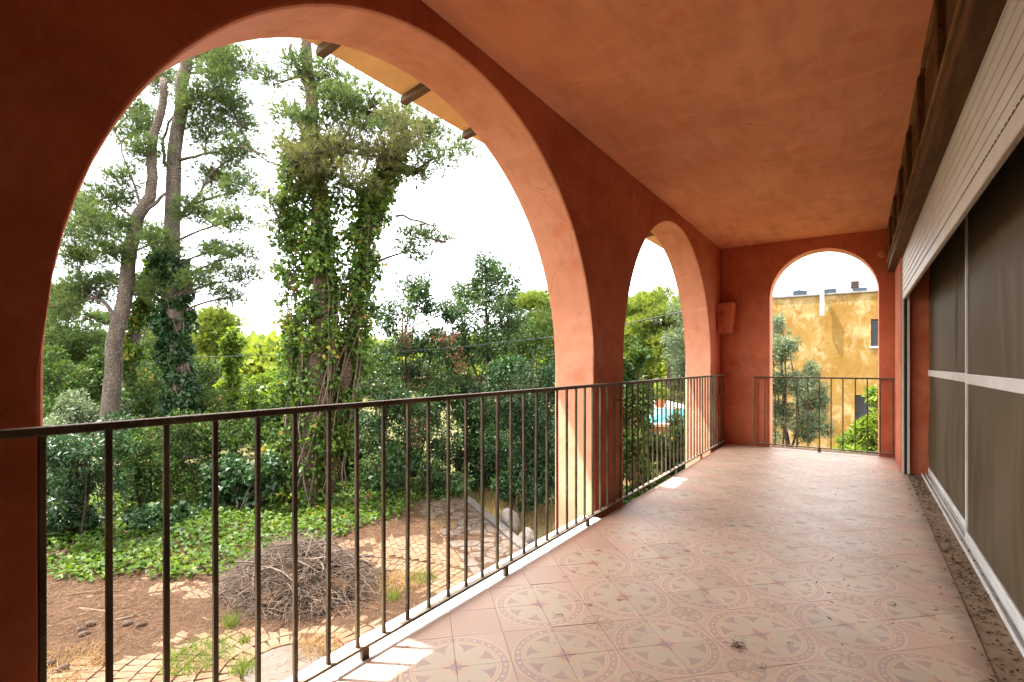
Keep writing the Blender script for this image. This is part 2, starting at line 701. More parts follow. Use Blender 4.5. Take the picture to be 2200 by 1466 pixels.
def prism(mb, poly, z0, z1, inset):
    cx = sum(p[0] for p in poly) / len(poly)
    cyy = sum(p[1] for p in poly) / len(poly)
    n = len(poly)
    ins = []
    for p in poly:
        d = math.hypot(p[0] - cx, p[1] - cyy)
        s_ = max(0, (d - inset * 1.4) / d) if d > 0 else 0
        ins.append((cx + (p[0] - cx) * s_, cyy + (p[1] - cyy) * s_))
    mb.add([(p[0], p[1], z0) for p in ins] + [(p[0], p[1], z1) for p in ins],
           [tuple(range(n, 2 * n))] + [(q, (q + 1) % n, n + (q + 1) % n, n + q) for q in range(n)])


ka = .70710678
tiles = []
for mi in range(-40, 60):
    for ni in range(-40, 60):
        f = lambda m_, n_: (-1.173 + .2 * (m_ - n_) * ka, 1.92 + .2 * (m_ + n_) * ka)
        poly = [f(mi, ni), f(mi + 1, ni), f(mi + 1, ni + 1), f(mi, ni + 1)]
        full = poly
        for ax, lim, less in ((0, TX0, False), (0, TX1, True), (1, YB + .01, False), (1, YE - .006, True)):
            poly = clip_poly(poly, ax, lim, less)
            if len(poly) < 3:
                break
        if len(poly) < 3:
            continue
        ar = .5 * abs(sum(poly[q][0] * poly[(q + 1) % len(poly)][1] - poly[(q + 1) % len(poly)][0] * poly[q][1] for q in range(len(poly))))
        if ar < .0009:
            continue
        cx = sum(p[0] for p in poly) / len(poly)
        cyy = sum(p[1] for p in poly) / len(poly)
        dd = cx * Fv[0] + cyy * Fv[1]
        rr = cx * Rv[0] + cyy * Rv[1]
        seen = dd > .3 and abs(rr / dd) < 1.12 and CAMZ / dd * FPX < 1466 - HOR + 90
        tiles.append((0 if seen else 1, math.hypot(cx, cyy), poly, ar > .0399, (cx, cyy)))
tiles.sort(key=lambda t: t[:2])
tile_me = None
rest = MB()
for k, (ns, _, poly, isfull, c) in enumerate(tiles):
    if k < 300 and not ns:
        if isfull:
            if tile_me is None:
                mb = MB()
                prism(mb, [(p[0] - c[0], p[1] - c[1]) for p in poly], -.0075, 0, .0008)
                tile_me = bpy.data.meshes.new('tile')
                tile_me.from_pydata(mb.v, [], mb.f)
                tile_me.materials.append(M['tile'])
            o = bpy.data.objects.new('tile', tile_me)
            COL.objects.link(o)
            o.parent = floor
        else:
            mb = MB()
            prism(mb, [(p[0] - c[0], p[1] - c[1]) for p in poly], -.0075, 0, .0008)
            o = mb.build('tile', M['tile'], floor)
        o.location = (c[0], c[1], random.uniform(-.0005, .0005))
        o.rotation_euler = (R_(random.gauss(0, .10)), R_(random.gauss(0, .10)), 0)
    else:
        prism(rest, poly, -.0075, -.0002, .0006)
tag(rest.build('tile_remainder', M['tile'], floor), kind='stuff')
tag(MB().box(TX1 + .001, .62, YB, 6.60, -.0085, -.004).build('door_threshold', M['threshold']), kind='structure')

# ------------------------------------------------------------------ railings
RX = -1.487
def railing(name, label, p0, axis, length, count, zb_, zt_, posts, bw, outset, brackets):
    t = thing(name, label, 'railing', p0)
    def bx(s0, s1, o0, o1, z0, z1):
        mb = MB()
        if axis == 'y':
            mb.box(o0, o1, s0, s1, z0, z1)
        else:
            mb.box(s0, s1, o0, o1, z0, z1)
        return mb
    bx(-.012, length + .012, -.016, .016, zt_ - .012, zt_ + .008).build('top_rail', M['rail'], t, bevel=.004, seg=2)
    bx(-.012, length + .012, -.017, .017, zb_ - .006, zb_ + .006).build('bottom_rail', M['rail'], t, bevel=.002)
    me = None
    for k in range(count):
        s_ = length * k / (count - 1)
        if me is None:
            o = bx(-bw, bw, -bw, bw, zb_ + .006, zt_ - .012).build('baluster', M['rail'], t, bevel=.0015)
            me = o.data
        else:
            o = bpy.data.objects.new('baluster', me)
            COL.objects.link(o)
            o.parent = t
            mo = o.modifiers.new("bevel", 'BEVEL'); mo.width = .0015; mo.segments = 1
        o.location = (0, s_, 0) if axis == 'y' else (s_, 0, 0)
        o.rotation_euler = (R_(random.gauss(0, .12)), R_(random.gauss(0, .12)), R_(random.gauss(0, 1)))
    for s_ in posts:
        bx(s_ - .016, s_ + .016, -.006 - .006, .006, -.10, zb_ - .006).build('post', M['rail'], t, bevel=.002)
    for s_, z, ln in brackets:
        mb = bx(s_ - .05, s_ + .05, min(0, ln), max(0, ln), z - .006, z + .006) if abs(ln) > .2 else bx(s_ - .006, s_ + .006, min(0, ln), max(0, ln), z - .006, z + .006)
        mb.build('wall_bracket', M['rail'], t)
    return t


NB = 60
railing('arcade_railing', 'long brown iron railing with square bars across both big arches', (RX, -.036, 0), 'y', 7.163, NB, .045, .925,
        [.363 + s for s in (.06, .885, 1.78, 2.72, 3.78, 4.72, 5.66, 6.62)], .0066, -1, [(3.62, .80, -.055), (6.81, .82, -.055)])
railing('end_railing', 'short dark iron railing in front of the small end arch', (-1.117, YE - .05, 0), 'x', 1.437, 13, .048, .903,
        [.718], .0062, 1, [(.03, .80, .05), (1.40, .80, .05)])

# ------------------------------------------------------------------ wooden pelmet, shutter, sliding screen doors
PX = .268
pel = thing('wooden_pelmet', 'dark carved wooden pelmet with square panels under the ceiling above the shutter', 'pelmet', (PX, 2.4, 2.12))
y_a, y_b = -4.4, YE - 2.4 - .006
MB().box(0, .095, y_a, y_b, 0, .085).build('beam', M['wood'], pel, bevel=.008, seg=2)
MB().box(-.012, .03, y_a, y_b, .075, .10).build('lower_moulding', M['wood_gold'], pel, bevel=.006, seg=2)
MB().box(.030, .06, y_a, y_b, .098, .495).build('back_board', M['wood_panel'], pel)
n_p = 12
pw = (y_b - y_a) / n_p
for k in range(n_p):
    a = y_a + k * pw
    sh = .07
    MB().box(-.016, .0295, a, a + sh, .101, .46).build('stile', M['wood'], pel, bevel=.006)
    mb = MB()
    pa, pb, za, zb2 = a + sh + .03, a + pw - .03, .135, .43
    mb.add([(.029, pa, za), (.029, pb, za), (.029, pb, zb2), (.029, pa, zb2), (.008, pa + .035, za + .035), (.008, pb - .035, za + .035), (.008, pb - .035, zb2 - .035), (.008, pa + .035, zb2 - .035)],
           [(4, 5, 6, 7), (0, 1, 5, 4), (1, 2, 6, 5), (2, 3, 7, 6), (3, 0, 4, 7)])
    mb.build('panel', M['wood_panel'], pel, bevel=.003)
    zz = .115
    mb = MB()
    mb.box(.012, .0293, a + sh + .006, a + pw - .006, .106, .124)
    mb.box(.012, .0292, a + sh + .006, a + pw - .006, .437, .456)
    mb.build('panel_trim', M['wood_gold'], pel, bevel=.004)
    MB().box(-.009, .03, a + sh + .06, a + pw - .09, .445 + .01 * (k % 2), .4975).build('crown_block', M['wood_gold'], pel, bevel=.008)
    MB().box(-.004, .03, a - .03, a + sh + .03, .462, .497).build('crown_gap_block', M['wood'], pel, bevel=.005)

shx = .362
shut = thing('roller_shutter', 'cream aluminium roller shutter half lowered over the sliding doors', 'shutter', (shx, 2.4, 1.70))
ya, yb2 = -4.3, 6.30 - 2.4
MB().box(-.010, .014, ya, yb2, 0, .068).build('bottom_bar', M['cream_metal'], shut, bevel=.004)
sl = None
z = .071
k = 0
while z < .47:
    hgt = .052
    mb = MB()
    mb.add([(-.0085, ya, z), (-.0105, ya, z + .006), (-.011, ya, z + .044), (-.0085, ya, z + hgt - .001), (.006, ya, z + hgt - .003), (.006, ya, z),
            (-.0085, yb2, z), (-.0105, yb2, z + .006), (-.011, yb2, z + .044), (-.0085, yb2, z + hgt - .001), (.006, yb2, z + hgt - .003), (.006, yb2, z)],
           [(q, (q + 1) % 6, 6 + (q + 1) % 6, 6 + q) for q in range(6)] + [(5, 4, 3, 2, 1, 0), (6, 7, 8, 9, 10, 11)])
    mb.build('slat', M['cream_metal'], shut)
    z += hgt + .0042
    k += 1
MB().box(-.0062, .0055, ya + .002, yb2 - .002, .0685, .5).build('slat_backing', M['gap'], shut)
# dashed ventilation slots of the lowest joint
mb = MB()
q = ya
while q < yb2:
    mb.box(-.0108, -.0098, q, q + .028, .0685, .0725)
    q += .045
mb.build('vent_slots', M['gap'], shut)
for nm, xa, xb, m_ in (('guide_rail', .345, .362, 'cream_metal'), ('guide_groove', .3625, .384, 'gap'), ('guide_rail', .3845, .405, 'cream_metal')):
    MB().box(xa - shx, xb - shx, 6.205 - 2.4, 6.246 - 2.4, -1.70, .40).build(nm, M[m_], shut, bevel=.002)

# lowered brush seal: frayed bristles
bv = []
bf = []
for k in range(2600):
    y = ya + random.random() * (yb2 - ya)
    ln = random.uniform(.006, .022)
    a = random.gauss(0, .012)
    x_ = random.uniform(-.004, .008)
    b = len(bv)
    bv += [(x_, y - .001, .002), (x_, y + .001, .002), (x_ + random.gauss(0, .006), y + a, -ln)]
    bf.append((b, b + 1, b + 2))
me = bpy.data.meshes.new('brush_seal')
me.from_pydata(bv, [], bf)
tag(link('brush_seal', me, plain('bristles', (.12, .08, .05), .9, .1), shut), kind='stuff')


def wavy_screen(name, parent, x, ya_, yb_, za_, zb_, amp, seed):
    ny, nz_ = 90, 40
    ys = np.linspace(ya_, yb_, ny)
    zs = np.linspace(za_, zb_, nz_)
    Y, Z = np.meshgrid(ys, zs, indexing='ij')
    rs = np.random.default_rng(seed)
    X = np.zeros_like(Y)
    tz = (Z - za_) / (zb_ - za_)
    for _ in range(9):
        c = rs.uniform(ya_, yb_)
        w_ = rs.uniform(.02, .05)
        sl_ = rs.normal(0, .12)
        dec = np.exp(-((tz - rs.uniform(0, .5)) / .4) ** 2)
        X += rs.uniform(.3, 1) * np.exp(-((Y - c - sl_ * (Z - za_)) / w_) ** 2) * dec
    X += .5 * np.sin(Y * 3 + seed) * np.sin(tz * math.pi)
    edge = np.minimum(np.minimum(Y - ya_, yb_ - Y), np.minimum(Z - za_, zb_ - Z))
    X = x - amp * X * np.clip(edge / .05, 0, 1)
    vs_ = np.stack([X, Y, Z], -1).reshape(-1, 3)
    idx = np.arange(ny * nz_).reshape(ny, nz_)
    f = np.stack([idx[:-1, :-1], idx[1:, :-1], idx[1:, 1:], idx[:-1, 1:]], -1).reshape(-1, 4)
    return link(name, fastmesh(name, vs_, f, smooth=True), M['screen'], parent)


def screen_door(label, x, y0, y1, st, thick, brail):
    t = thing('sliding_screen_door', label, 'screen door', (x, (y0 + y1) / 2, 0))
    c = (y0 + y1) / 2
    a, b = y0 - c, y1 - c
    MB().box(0, thick, a, a + st, .03, 2.3).build('stile', M['white_metal'], t, bevel=.003)
    MB().box(0, thick, b - st, b, .03, 2.3).build('stile', M['white_metal'], t, bevel=.003)
    MB().box(.001, thick - .001, a + st + .001, b - st - .001, .030, brail).build('bottom_rail', M['white_metal'], t, bevel=.003)
    MB().box(.001, thick - .001, a + st + .001, b - st - .001, 2.22, 2.299).build('top_rail', M['white_metal'], t, bevel=.003)
    MB().box(.001, thick - .001, a + st + .001, b - st - .001, .955, 1.012).build('middle_rail', M['white_metal'], t, bevel=.003)
    wavy_screen('mesh_screen', t, thick * .5, a + st, b - st, brail + .001, .954, .024, int(abs(y0) * 10) + 1)
    wavy_screen('mesh_screen', t, thick * .5, a + st, b - st, 1.013, 2.219, .010, int(abs(y0) * 10) + 5)
    return t


screen_door('far brown mesh sliding screen door panel next to the red jamb', .545, 3.92, 6.40, .035, .022, .075)
screen_door('near brown mesh sliding screen door panel closest to the viewer', .515, 1.35, 3.97, .022, .022, .085)
screen_door('brown mesh sliding screen door panel behind the viewer', .545, -1.2, 1.38, .035, .022, .075)
tr = thing('door_track', 'dusty white aluminium floor track under the sliding screen doors', 'track', (.5, 2.6, 0))
for xa in (-.004, .022, .046, .075):
    MB().box(xa, xa + .004, -4.5, 3.8, .0005, .020).build('track_rib', M['white_metal'], tr)
MB().box(-.0045, .082, -4.5, 3.8, -.0035, .0).build('track_base', M['white_metal'], tr)

# ------------------------------------------------------------------ eave outside the arcade
eave = thing('roof_eave', 'ochre roof eave with grey wooden rafters outside the large arch', 'eave', (-2.1, 2.5, 2.8))
mb = MB()
mb.add([(-.30, -5, -.02), (.23, -5, .07), (.23, 5.2, .07), (-.30, 5.2, -.02), (-.30, -5, .06), (.23, -5, .15), (.23, 5.2, .15), (-.30, 5.2, .06)],
       [(0, 3, 2, 1), (4, 5, 6, 7), (0, 1, 5, 4), (1, 2, 6, 5), (2, 3, 7, 6), (3, 0, 4, 7)])
mb.build('soffit', M['ochre_soffit'], eave)
for k in range(-7, 9):
    y = 1.66 + .605 * k - 2.5
    if y < -4.8 or y > 5.0:
        continue
    mb = MB()
    mb.add([(-.31, y - .026, -.066), (.23, y - .026, .01), (.23, y + .026, .01), (-.31, y + .026, -.066), (-.31, y - .026, -.023), (.23, y - .026, .068), (.23, y + .026, .068), (-.31, y + .026, -.023)],
           [(0, 3, 2, 1), (4, 5, 6, 7), (0, 1, 5, 4), (1, 2, 6, 5), (2, 3, 7, 6), (3, 0, 4, 7)])
    mb.build('rafter', M['rafter'], eave, bevel=.004)
MB().box(-.30, 3.8, -5.1, 5.4, .16, .24).build('roof_slab', M['ochre_soffit'], eave)
M['shade_tile_clay'] = plain('clay_shade_tile', (.38, .16, .08), .85, .2, .25, 5, .3)
tl = MB()  # unseen clay tiles added beyond the soffit to shade the floor
for q in range(7):
    aa = math.pi * q / 6
    tl.v.append((-.0, .085 * math.cos(aa), .05 * math.sin(aa)))
    tl.v.append((.42, .075 * math.cos(aa), .05 * math.sin(aa) + .07))
    tl.v.append((-.0, .072 * math.cos(aa), .05 * math.sin(aa) - .012))
    tl.v.append((.42, .062 * math.cos(aa), .05 * math.sin(aa) + .058))
for q in range(6):
    a_ = q * 4
    tl.f += [(a_, a_ + 4, a_ + 5, a_ + 1), (a_ + 2, a_ + 3, a_ + 7, a_ + 6), (a_, a_ + 2, a_ + 6, a_ + 4)]
me_t = None
y = -4.9
k = 0
while y < 5.2:
    yw = y + 2.5
    if not (-.35 < yw < .72 or 3.55 < yw < 4.1):  # tiles left out where sun should strike the floor
        for dx_, up in ((-.55, 0), (-.08, .07)):
            if me_t is None:
                o = tl.build('added_shade_tile', M['shade_tile_clay'], eave, smooth=True)
                me_t = o.data
            else:
                o = bpy.data.objects.new('added_shade_tile', me_t)
                COL.objects.link(o)
                o.parent = eave
            o.location = (dx_ + random.uniform(-.02, .02), y, .17 + up)
            o2 = bpy.data.objects.new('added_shade_tile', me_t)
            COL.objects.link(o2)
            o2.parent = eave
            o2.location = (dx_ + random.uniform(-.02, .02), y + .085, .215 + up)
            o2.rotation_euler = (math.pi, 0, 0)
            o2.rotation_euler = (0, 0, 0)
    y += .17
#@@GARDEN
# ------------------------------------------------------------------ vegetation materials
def leaf_mat(name, cols, trans=.32, rough=.5, spec=.3):
    m = Mat(name, rough, spec)
    a = m.n("ShaderNodeAttribute")
    a.attribute_name = "rnd"
    r = m.n("ShaderNodeValToRGB")
    el = r.color_ramp.elements
    while len(el) < len(cols):
        el.new(.5)
    for e, (p, c) in zip(el, cols):
        e.position = p
        e.color = (*c, 1)
    m.l(a.outputs["Fac"], r.inputs[0])
    m.color(r.outputs[0])
    tl = m.n("ShaderNodeBsdfTranslucent")
    hs = m.n("ShaderNodeHueSaturation")
    hs.inputs["Hue"].default_value = .485
    hs.inputs["Saturation"].default_value = 1.1
    hs.inputs["Value"].default_value = 1.5
    m.l(r.outputs[0], hs.inputs["Color"])
    m.l(hs.outputs[0], tl.inputs[0])
    mx_ = m.n("ShaderNodeMixShader")
    mx_.inputs[0].default_value = trans
    m.l(m.p.outputs[0], mx_.inputs[1])
    m.l(tl.outputs[0], mx_.inputs[2])
    m.l(mx_.outputs[0], m.t.nodes["Material Output"].inputs[0])
    return m.m


LM = {
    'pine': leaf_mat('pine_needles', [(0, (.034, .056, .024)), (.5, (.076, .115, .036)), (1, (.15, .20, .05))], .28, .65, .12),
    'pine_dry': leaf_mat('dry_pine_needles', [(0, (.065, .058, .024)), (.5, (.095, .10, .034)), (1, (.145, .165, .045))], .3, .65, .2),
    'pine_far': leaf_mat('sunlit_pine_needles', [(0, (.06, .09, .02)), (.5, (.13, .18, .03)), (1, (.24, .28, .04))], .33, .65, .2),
    'ivy': leaf_mat('ivy_leaves', [(0, (.018, .042, .009)), (.5, (.058, .112, .017)), (.95, (.155, .215, .034)), (1, (.33, .22, .04))], .35, .45, .25),
    'elm': leaf_mat('dark_green_leaves', [(0, (.013, .036, .010)), (.6, (.038, .078, .020)), (1, (.085, .14, .036))], .28, .4, .32),
    'shrub': leaf_mat('shrub_leaves', [(0, (.012, .029, .006)), (.55, (.032, .064, .012)), (.985, (.078, .122, .022)), (1, (.20, .13, .03))], .27, .55, .14),
    'laurel': leaf_mat('laurel_leaves', [(0, (.010, .029, .009)), (.6, (.023, .058, .016)), (1, (.05, .105, .027))], .22, .4, .3),
    'bright': leaf_mat('bright_leaves', [(0, (.05, .09, .014)), (.5, (.105, .17, .022)), (1, (.20, .26, .036))], .4, .5, .22),
    'olive': leaf_mat('olive_leaves', [(0, (.05, .072, .03)), (.5, (.105, .14, .066)), (1, (.20, .24, .14))], .25, .5, .25),
    'rust': leaf_mat('withered_leaves', [(0, (.07, .028, .014)), (1, (.17, .075, .035))], .3, .6, .2),
    'grass': leaf_mat('green_grass', [(0, (.05, .09, .015)), (1, (.17, .23, .04))], .35, .6, .2),
    'drygrass': leaf_mat('dry_grass', [(0, (.20, .125, .05)), (1, (.38, .27, .12))], .3, .7, .15),
    'litter': leaf_mat('pine_litter', [(0, (.06, .03, .015)), (.6, (.125, .066, .033)), (1, (.25, .155, .08))], .15, .8, .15),
}


def bark_mat(name, a, b):
    m = Mat(name, .9, .15)
    n = m.noise(7, 6, .7, stretch=(1, 1, .35))
    v = m.voro(16, vec=m.warp(.15, 6))
    c = m.mix(m.ramp(n, .3, .7), a, b)
    c = m.mix(m.ramp(v, 0, .22, .65, 0), c, tuple(x * .4 for x in a))
    m.color(c)
    m.bump(m.ramp(v, 0, .3) + n, .8, .03)
    return m.m


M['bark'] = bark_mat('pine_bark', (.095, .068, .052), (.20, .16, .13))
M['bark_dark'] = bark_mat('dark_bark', (.06, .04, .028), (.13, .095, .07))
M['bark_brown'] = bark_mat('brown_bark', (.075, .045, .03), (.16, .105, .075))
M['vine'] = plain('vine_stems', (.12, .085, .06), .9, .15, .35, 20)
M['twig'] = plain('grey_twigs', (.23, .175, .13), .9, .15, .35, 20)
M['twig_dark'] = plain('brown_twigs', (.075, .05, .035), .9, .15, .3, 20)


def unit(n):
    v = rng.normal(size=(n, 3))
    return v / np.linalg.norm(v, axis=1, keepdims=True)


def norm(v):
    return v / np.maximum(np.linalg.norm(v, axis=-1, keepdims=True), 1e-9)


def leaf_mesh(name, P, A, N, ln, wd, rnd, fold=.25):
    """P base points, A axes, N normals -> folded diamond leaves"""
    n = len(P)
    A = norm(A)
    N = norm(N - A * (N * A).sum(1, keepdims=True))
    B = np.cross(A, N)
    ln = np.broadcast_to(np.asarray(ln), (n,))[:, None]
    wd = np.broadcast_to(np.asarray(wd), (n,))[:, None]
    v = np.empty((n, 4, 3))
    v[:, 0] = P
    v[:, 1] = P + A * ln * .42 + B * wd * .5 + N * wd * fold
    v[:, 2] = P + A * ln - N * ln * .12
    v[:, 3] = P + A * ln * .42 - B * wd * .5 + N * wd * fold
    return fastmesh(name, v.reshape(-1, 3), np.arange(n * 4).reshape(n, 4), np.repeat(rnd, 4))


def blade_mesh(name, P, A, ln, wd, rnd):
    """thin triangles"""
    n = len(P)
    A = norm(A)
    B = norm(np.cross(A, unit(n)))
    ln = np.broadcast_to(np.asarray(ln), (n,))[:, None]
    wd = np.broadcast_to(np.asarray(wd), (n,))[:, None]
    v = np.empty((n, 3, 3))
    v[:, 0] = P - B * wd * .5
    v[:, 1] = P + B * wd * .5
    v[:, 2] = P + A * ln
    return fastmesh(name, v.reshape(-1, 3), np.arange(n * 3).reshape(n, 3), np.repeat(rnd, 3))


def bez(p0, p1, sag, n=5, jit=.0):
    p0, p1 = np.asarray(p0, float), np.asarray(p1, float)
    L = np.linalg.norm(p1 - p0)
    mid = (p0 + p1) / 2 + np.array([0, 0, sag * L]) + rng.normal(0, jit * L + 1e-9, 3)
    t = np.linspace(0, 1, n)[:, None]
    return (1 - t) ** 2 * p0 + 2 * t * (1 - t) * mid + t ** 2 * p1


def to_local(me_pts, base):
    return np.asarray(me_pts) - np.asarray(base)


def nearest_on(paths, c, drop=.0):
    best = None
    for pts in paths:
        for k in range(len(pts) - 1):
            for t in (0, .25, .5, .75, 1):
                p = pts[k] * (1 - t) + pts[k + 1] * t
                d = np.linalg.norm(p - c) + (0 if p[2] < c[2] + drop else (p[2] - c[2]) * .8) + 1.5 * max(0, c[2] - p[2] - 1.1 * np.hypot(*(p - c)[:2]))
                if best is None or d < best[0]:
                    best = (d, p)
    return best[1]


def wobble(path, amp):
    path = np.asarray(path, float)
    out = [path[0]]
    for k in range(len(path) - 1):
        for t in (.33, .67, 1.0):
            p = path[k] * (1 - t) + path[k + 1] * t
            out.append(p + (rng.normal(0, amp, 3) if t < 1 else 0))
    return np.array(out)


def pine(label, trunks, clumps, kind='pine', needle=(.15, .016), dens=1.0, group=None, name='pine_tree', bark='bark', dead=0, puff=.30, cones=0, limb_r=.045, limbs=True):
    """trunks: [(path of points, r0, r1)], clumps: [(centre, (rx, ry, rz))]"""
    base = trunks[0][0][0]
    t = thing(name, label, 'tree', base, group)
    mb = MB()
    paths = []
    for path, r0, r1 in trunks:
        p = wobble(path, .03)
        paths.append(p)
        rr = np.linspace(0, 1, len(p)) ** .8
        mb.tube(p - base, list(r0 + (r1 - r0) * rr), 10)
    br = MB()
    P, A, RN = [], [], []
    CP = []
    for c, rad in clumps:
        c = np.asarray(c)
        rad = np.asarray(rad)
        a = nearest_on(paths, c - np.array([0, 0, .3]))
        lp = bez(a, c, .06, 7, .05)
        L = np.linalg.norm(c - a)
        r0 = min(limb_r, .018 + .02 * L)
        if limbs:
            MB().tube(lp - base, list(np.linspace(r0, .012, 7)), 6).build('limb', M[bark], t, smooth=True)
        else:
            br.tube(lp - base, list(np.linspace(r0, .012, 7)), 6)
        npf = max(6, int(42 * dens * (rad[0] * rad[1] * rad[2]) ** .667 / .35))
        dirs = unit(npf)
        rr = rng.uniform(.2, 1.3, npf) ** .8
        pc = c + dirs * rad * rr[:, None]
        pc[:, 2] += rad[2] * .1
        for q in range(0, npf, 1 if limbs else 3):
            st = lp[rng.integers(3, 7)]
            br.tube(bez(st, pc[q], -.05, 4, .08) - base, [.011, .008, .006, .004], 3, caps=False)
        nt = int(19 * dens) + 4
        off = rng.normal(size=(npf, nt, 3)) * np.array([puff, puff, puff * .5]) * .55
        tp = (pc[:, None] + off).reshape(-1, 3)
        out = norm(np.repeat(dirs, nt, 0) * .6 + norm(off.reshape(-1, 3)) * .5 + np.array([0, 0, .45]))
        k = 8
        nd = norm(out[:, None] * 1.0 + rng.normal(size=(len(tp), k, 3)) * .5)
        P.append(np.repeat(tp, k, 0))
        A.append(nd.reshape(-1, 3))
        tone = np.repeat(np.clip(rng.normal(.5, .16, npf), 0, 1), nt * k)
        RN.append(np.clip(tone + rng.normal(0, .15, len(tone)), 0, 1))
        if cones:
            CP.append(tp[rng.integers(0, len(tp), cones)])
    for _ in range(dead):
        pth = paths[rng.integers(0, len(paths))]
        s_ = pth[rng.integers(len(pth) // 4, len(pth) - 1)]
        d = unit(1)[0]
        d[2] = abs(d[2]) * .25 - .1
        e = s_ + d * rng.uniform(.5, 1.7)
        br.tube(bez(s_, e, .1, 5, .1) - base, [.02, .016, .012, .008, .004], 4, caps=False)
        for _k in range(3):
            m_ = s_ + (e - s_) * rng.uniform(.4, 1)
            br.tube(bez(m_, m_ + unit(1)[0] * .5, -.1, 4, .1) - base, [.007, .005, .004, .002], 3, caps=False)
    mb.build('trunk', M[bark], t, smooth=True)
    if br.v:
        tag(br.build('twigs', M['twig_dark'] if bark == 'bark_dark' else M['bark'], t, smooth=True), kind='stuff')
    P = np.concatenate(P) - base
    A = np.concatenate(A)
    RN = np.concatenate(RN)
    n = len(P)
    me = blade_mesh('crown', P, A, rng.uniform(.75, 1.2, n) * needle[0], needle[1], RN)
    link('crown', me, LM[kind], t)
    if cones:
        cb = MB()
        for p in np.concatenate(CP):
            q = p - base
            cb.tube([q, q + [0, 0, -.03], q + [0, 0, -.07], q + [0, 0, -.10]], [.008, .028, .024, .006], 6)
        tag(cb.build('cones', M['twig_dark'], t), kind='stuff')
    return t


def crown_leaves(blobs, count, ln, wd, sub=10, shell=.55, up=.5, droop=0., tone_sd=.17):
    """leaves spread through lumpy blobs; blobs [(centre, radii)]; returns arrays"""
    C, Rr, W = [], [], []
    for c, r in blobs:
        c = np.asarray(c, float)
        r = np.asarray(r, float)
        d = unit(sub)
        C.append(c + d * r * rng.uniform(.35, 1.12, (sub, 1)))
        s_ = rng.uniform(.22, .50, (sub, 1))
        Rr.append(np.broadcast_to(r, (sub, 3)) * s_)
        W += [(r.prod() ** .667)] * sub
        C.append(c[None])
        Rr.append(r[None] * .55)
        W.append(r.prod() ** .667 * 1.2)
    C = np.concatenate(C)
    Rr = np.concatenate(Rr)
    W = np.array(W)
    W = W / W.sum()
    idx = rng.choice(len(C), count, p=W)
    d = unit(count)
    rr = rng.uniform(0, 1, (count, 1)) ** (1 / 3)
    rr = shell * (.75 + .25 * rr) + (1 - shell) * rr
    P = C[idx] + d * Rr[idx] * rr * rng.uniform(.85, 1.25, (count, 1))
    N = norm(d * .6 + np.array([0, 0, up]) + rng.normal(size=(count, 3)) * .45)
    A = norm(d + rng.normal(size=(count, 3)) * .7 + np.array([0, 0, -droop]))
    sz = rng.uniform(.45, 1.4, count)
    tone = np.clip(rng.normal(.5, tone_sd, len(C)), .05, .92)[idx]
    rnd = np.clip(tone + rng.normal(0, .16, count), 0, 1)
    return P, A, N, ln * sz, wd * sz * rng.uniform(.8, 1.2, count), rnd, C


def broadleaf(name, label, cat, base, blobs, count, ln, wd, kind, stems=5, stem_r=.03, sub=10, shell=.55, up=.5, droop=.1, group=None, bark='bark_dark', trunk_paths=None, spikes=0):
    base = np.asarray(base, float)
    t = thing(name, label, cat, base, group)
    P, A, N, L_, W_, RN, C = crown_leaves(blobs, count, ln, wd, sub, shell, up, droop)
    if spikes:
        top = np.argsort(P[:, 2] + rng.normal(0, .3, len(P)))[-spikes:]
        ex = P[top] + np.stack([rng.normal(0, .05, spikes), rng.normal(0, .05, spikes), rng.uniform(.02, .32, spikes)], 1)
        P = np.concatenate([P, ex]); A = np.concatenate([A, A[top] + [0, 0, .8]]); N = np.concatenate([N, N[top]])
        L_ = np.concatenate([L_, L_[top]]); W_ = np.concatenate([W_, W_[top]]); RN = np.concatenate([RN, RN[top]])
    me = leaf_mesh('crown', P - base, A, N, L_, W_, RN)
    link('crown' if cat == 'tree' else 'foliage', me, LM[kind], t)
    mb = MB()
    paths = []
    if trunk_paths:
        for path, r0, r1 in trunk_paths:
            p = wobble(path, .02)
            paths.append(p)
            mb.tube(p - base, list(np.linspace(r0, r1, len(p))), 8)
    for k in range(stems):
        c = np.asarray(blobs[k % len(blobs)][0])
        s_ = base + np.array([rng.normal(0, .12), rng.normal(0, .12), -.05])
        p = bez(s_, c + rng.normal(0, .1, 3), .05, 6, .06)
        paths.append(p)
        mb.tube(p - base, list(np.linspace(stem_r, stem_r * .35, 6)), 6)
    for q in rng.integers(0, len(C), min(len(C), 40 + 2 * stems)):
        a = nearest_on(paths, C[q] - np.array([0, 0, .2]))
        mb.tube(bez(a, C[q], .05, 4, .08) - base, [stem_r * .4, stem_r * .3, stem_r * .2, .003], 4, caps=False)
    if mb.v:
        mb.build('trunk' if cat == 'tree' else 'stems', M[bark], t, smooth=True)
    return t


def A3(lst, d):
    return [at(u, v, d) if len(p) == 2 else at(u, v, p[2]) for p in lst for (u, v) in [p[:2]]]


def CL(lst, d, dj=.8, dr=None):
    """clumps surveyed as (u, v, ru, rv) at depth d -> centre and radii in metres"""
    out = []
    for u, v, ru, rv in lst:
        dd = d + rng.uniform(-dj, dj)
        rx, rz = ru * d / FPX, rv * d / FPX
        ry = dr or max(.35, (rx + rz) * .5)
        out.append((at(u, v, dd), (rx, ry, rz)))
    return out


# ------------------------------------------------------------------ garden ground
def hill(x, y):
    d = np.hypot(x + 2, y)
    return 2.0 * (1 - np.exp(-np.clip(d - 34, 0, None) / 40))


KA, KB = gnd(1020, 1080), gnd(1160, 1196)          # terrace edge
KD = (KB - KA) / np.linalg.norm(KB - KA)
KN = np.array([-KD[1], KD[0], 0])
if KN[1] < 0:
    KN = -KN


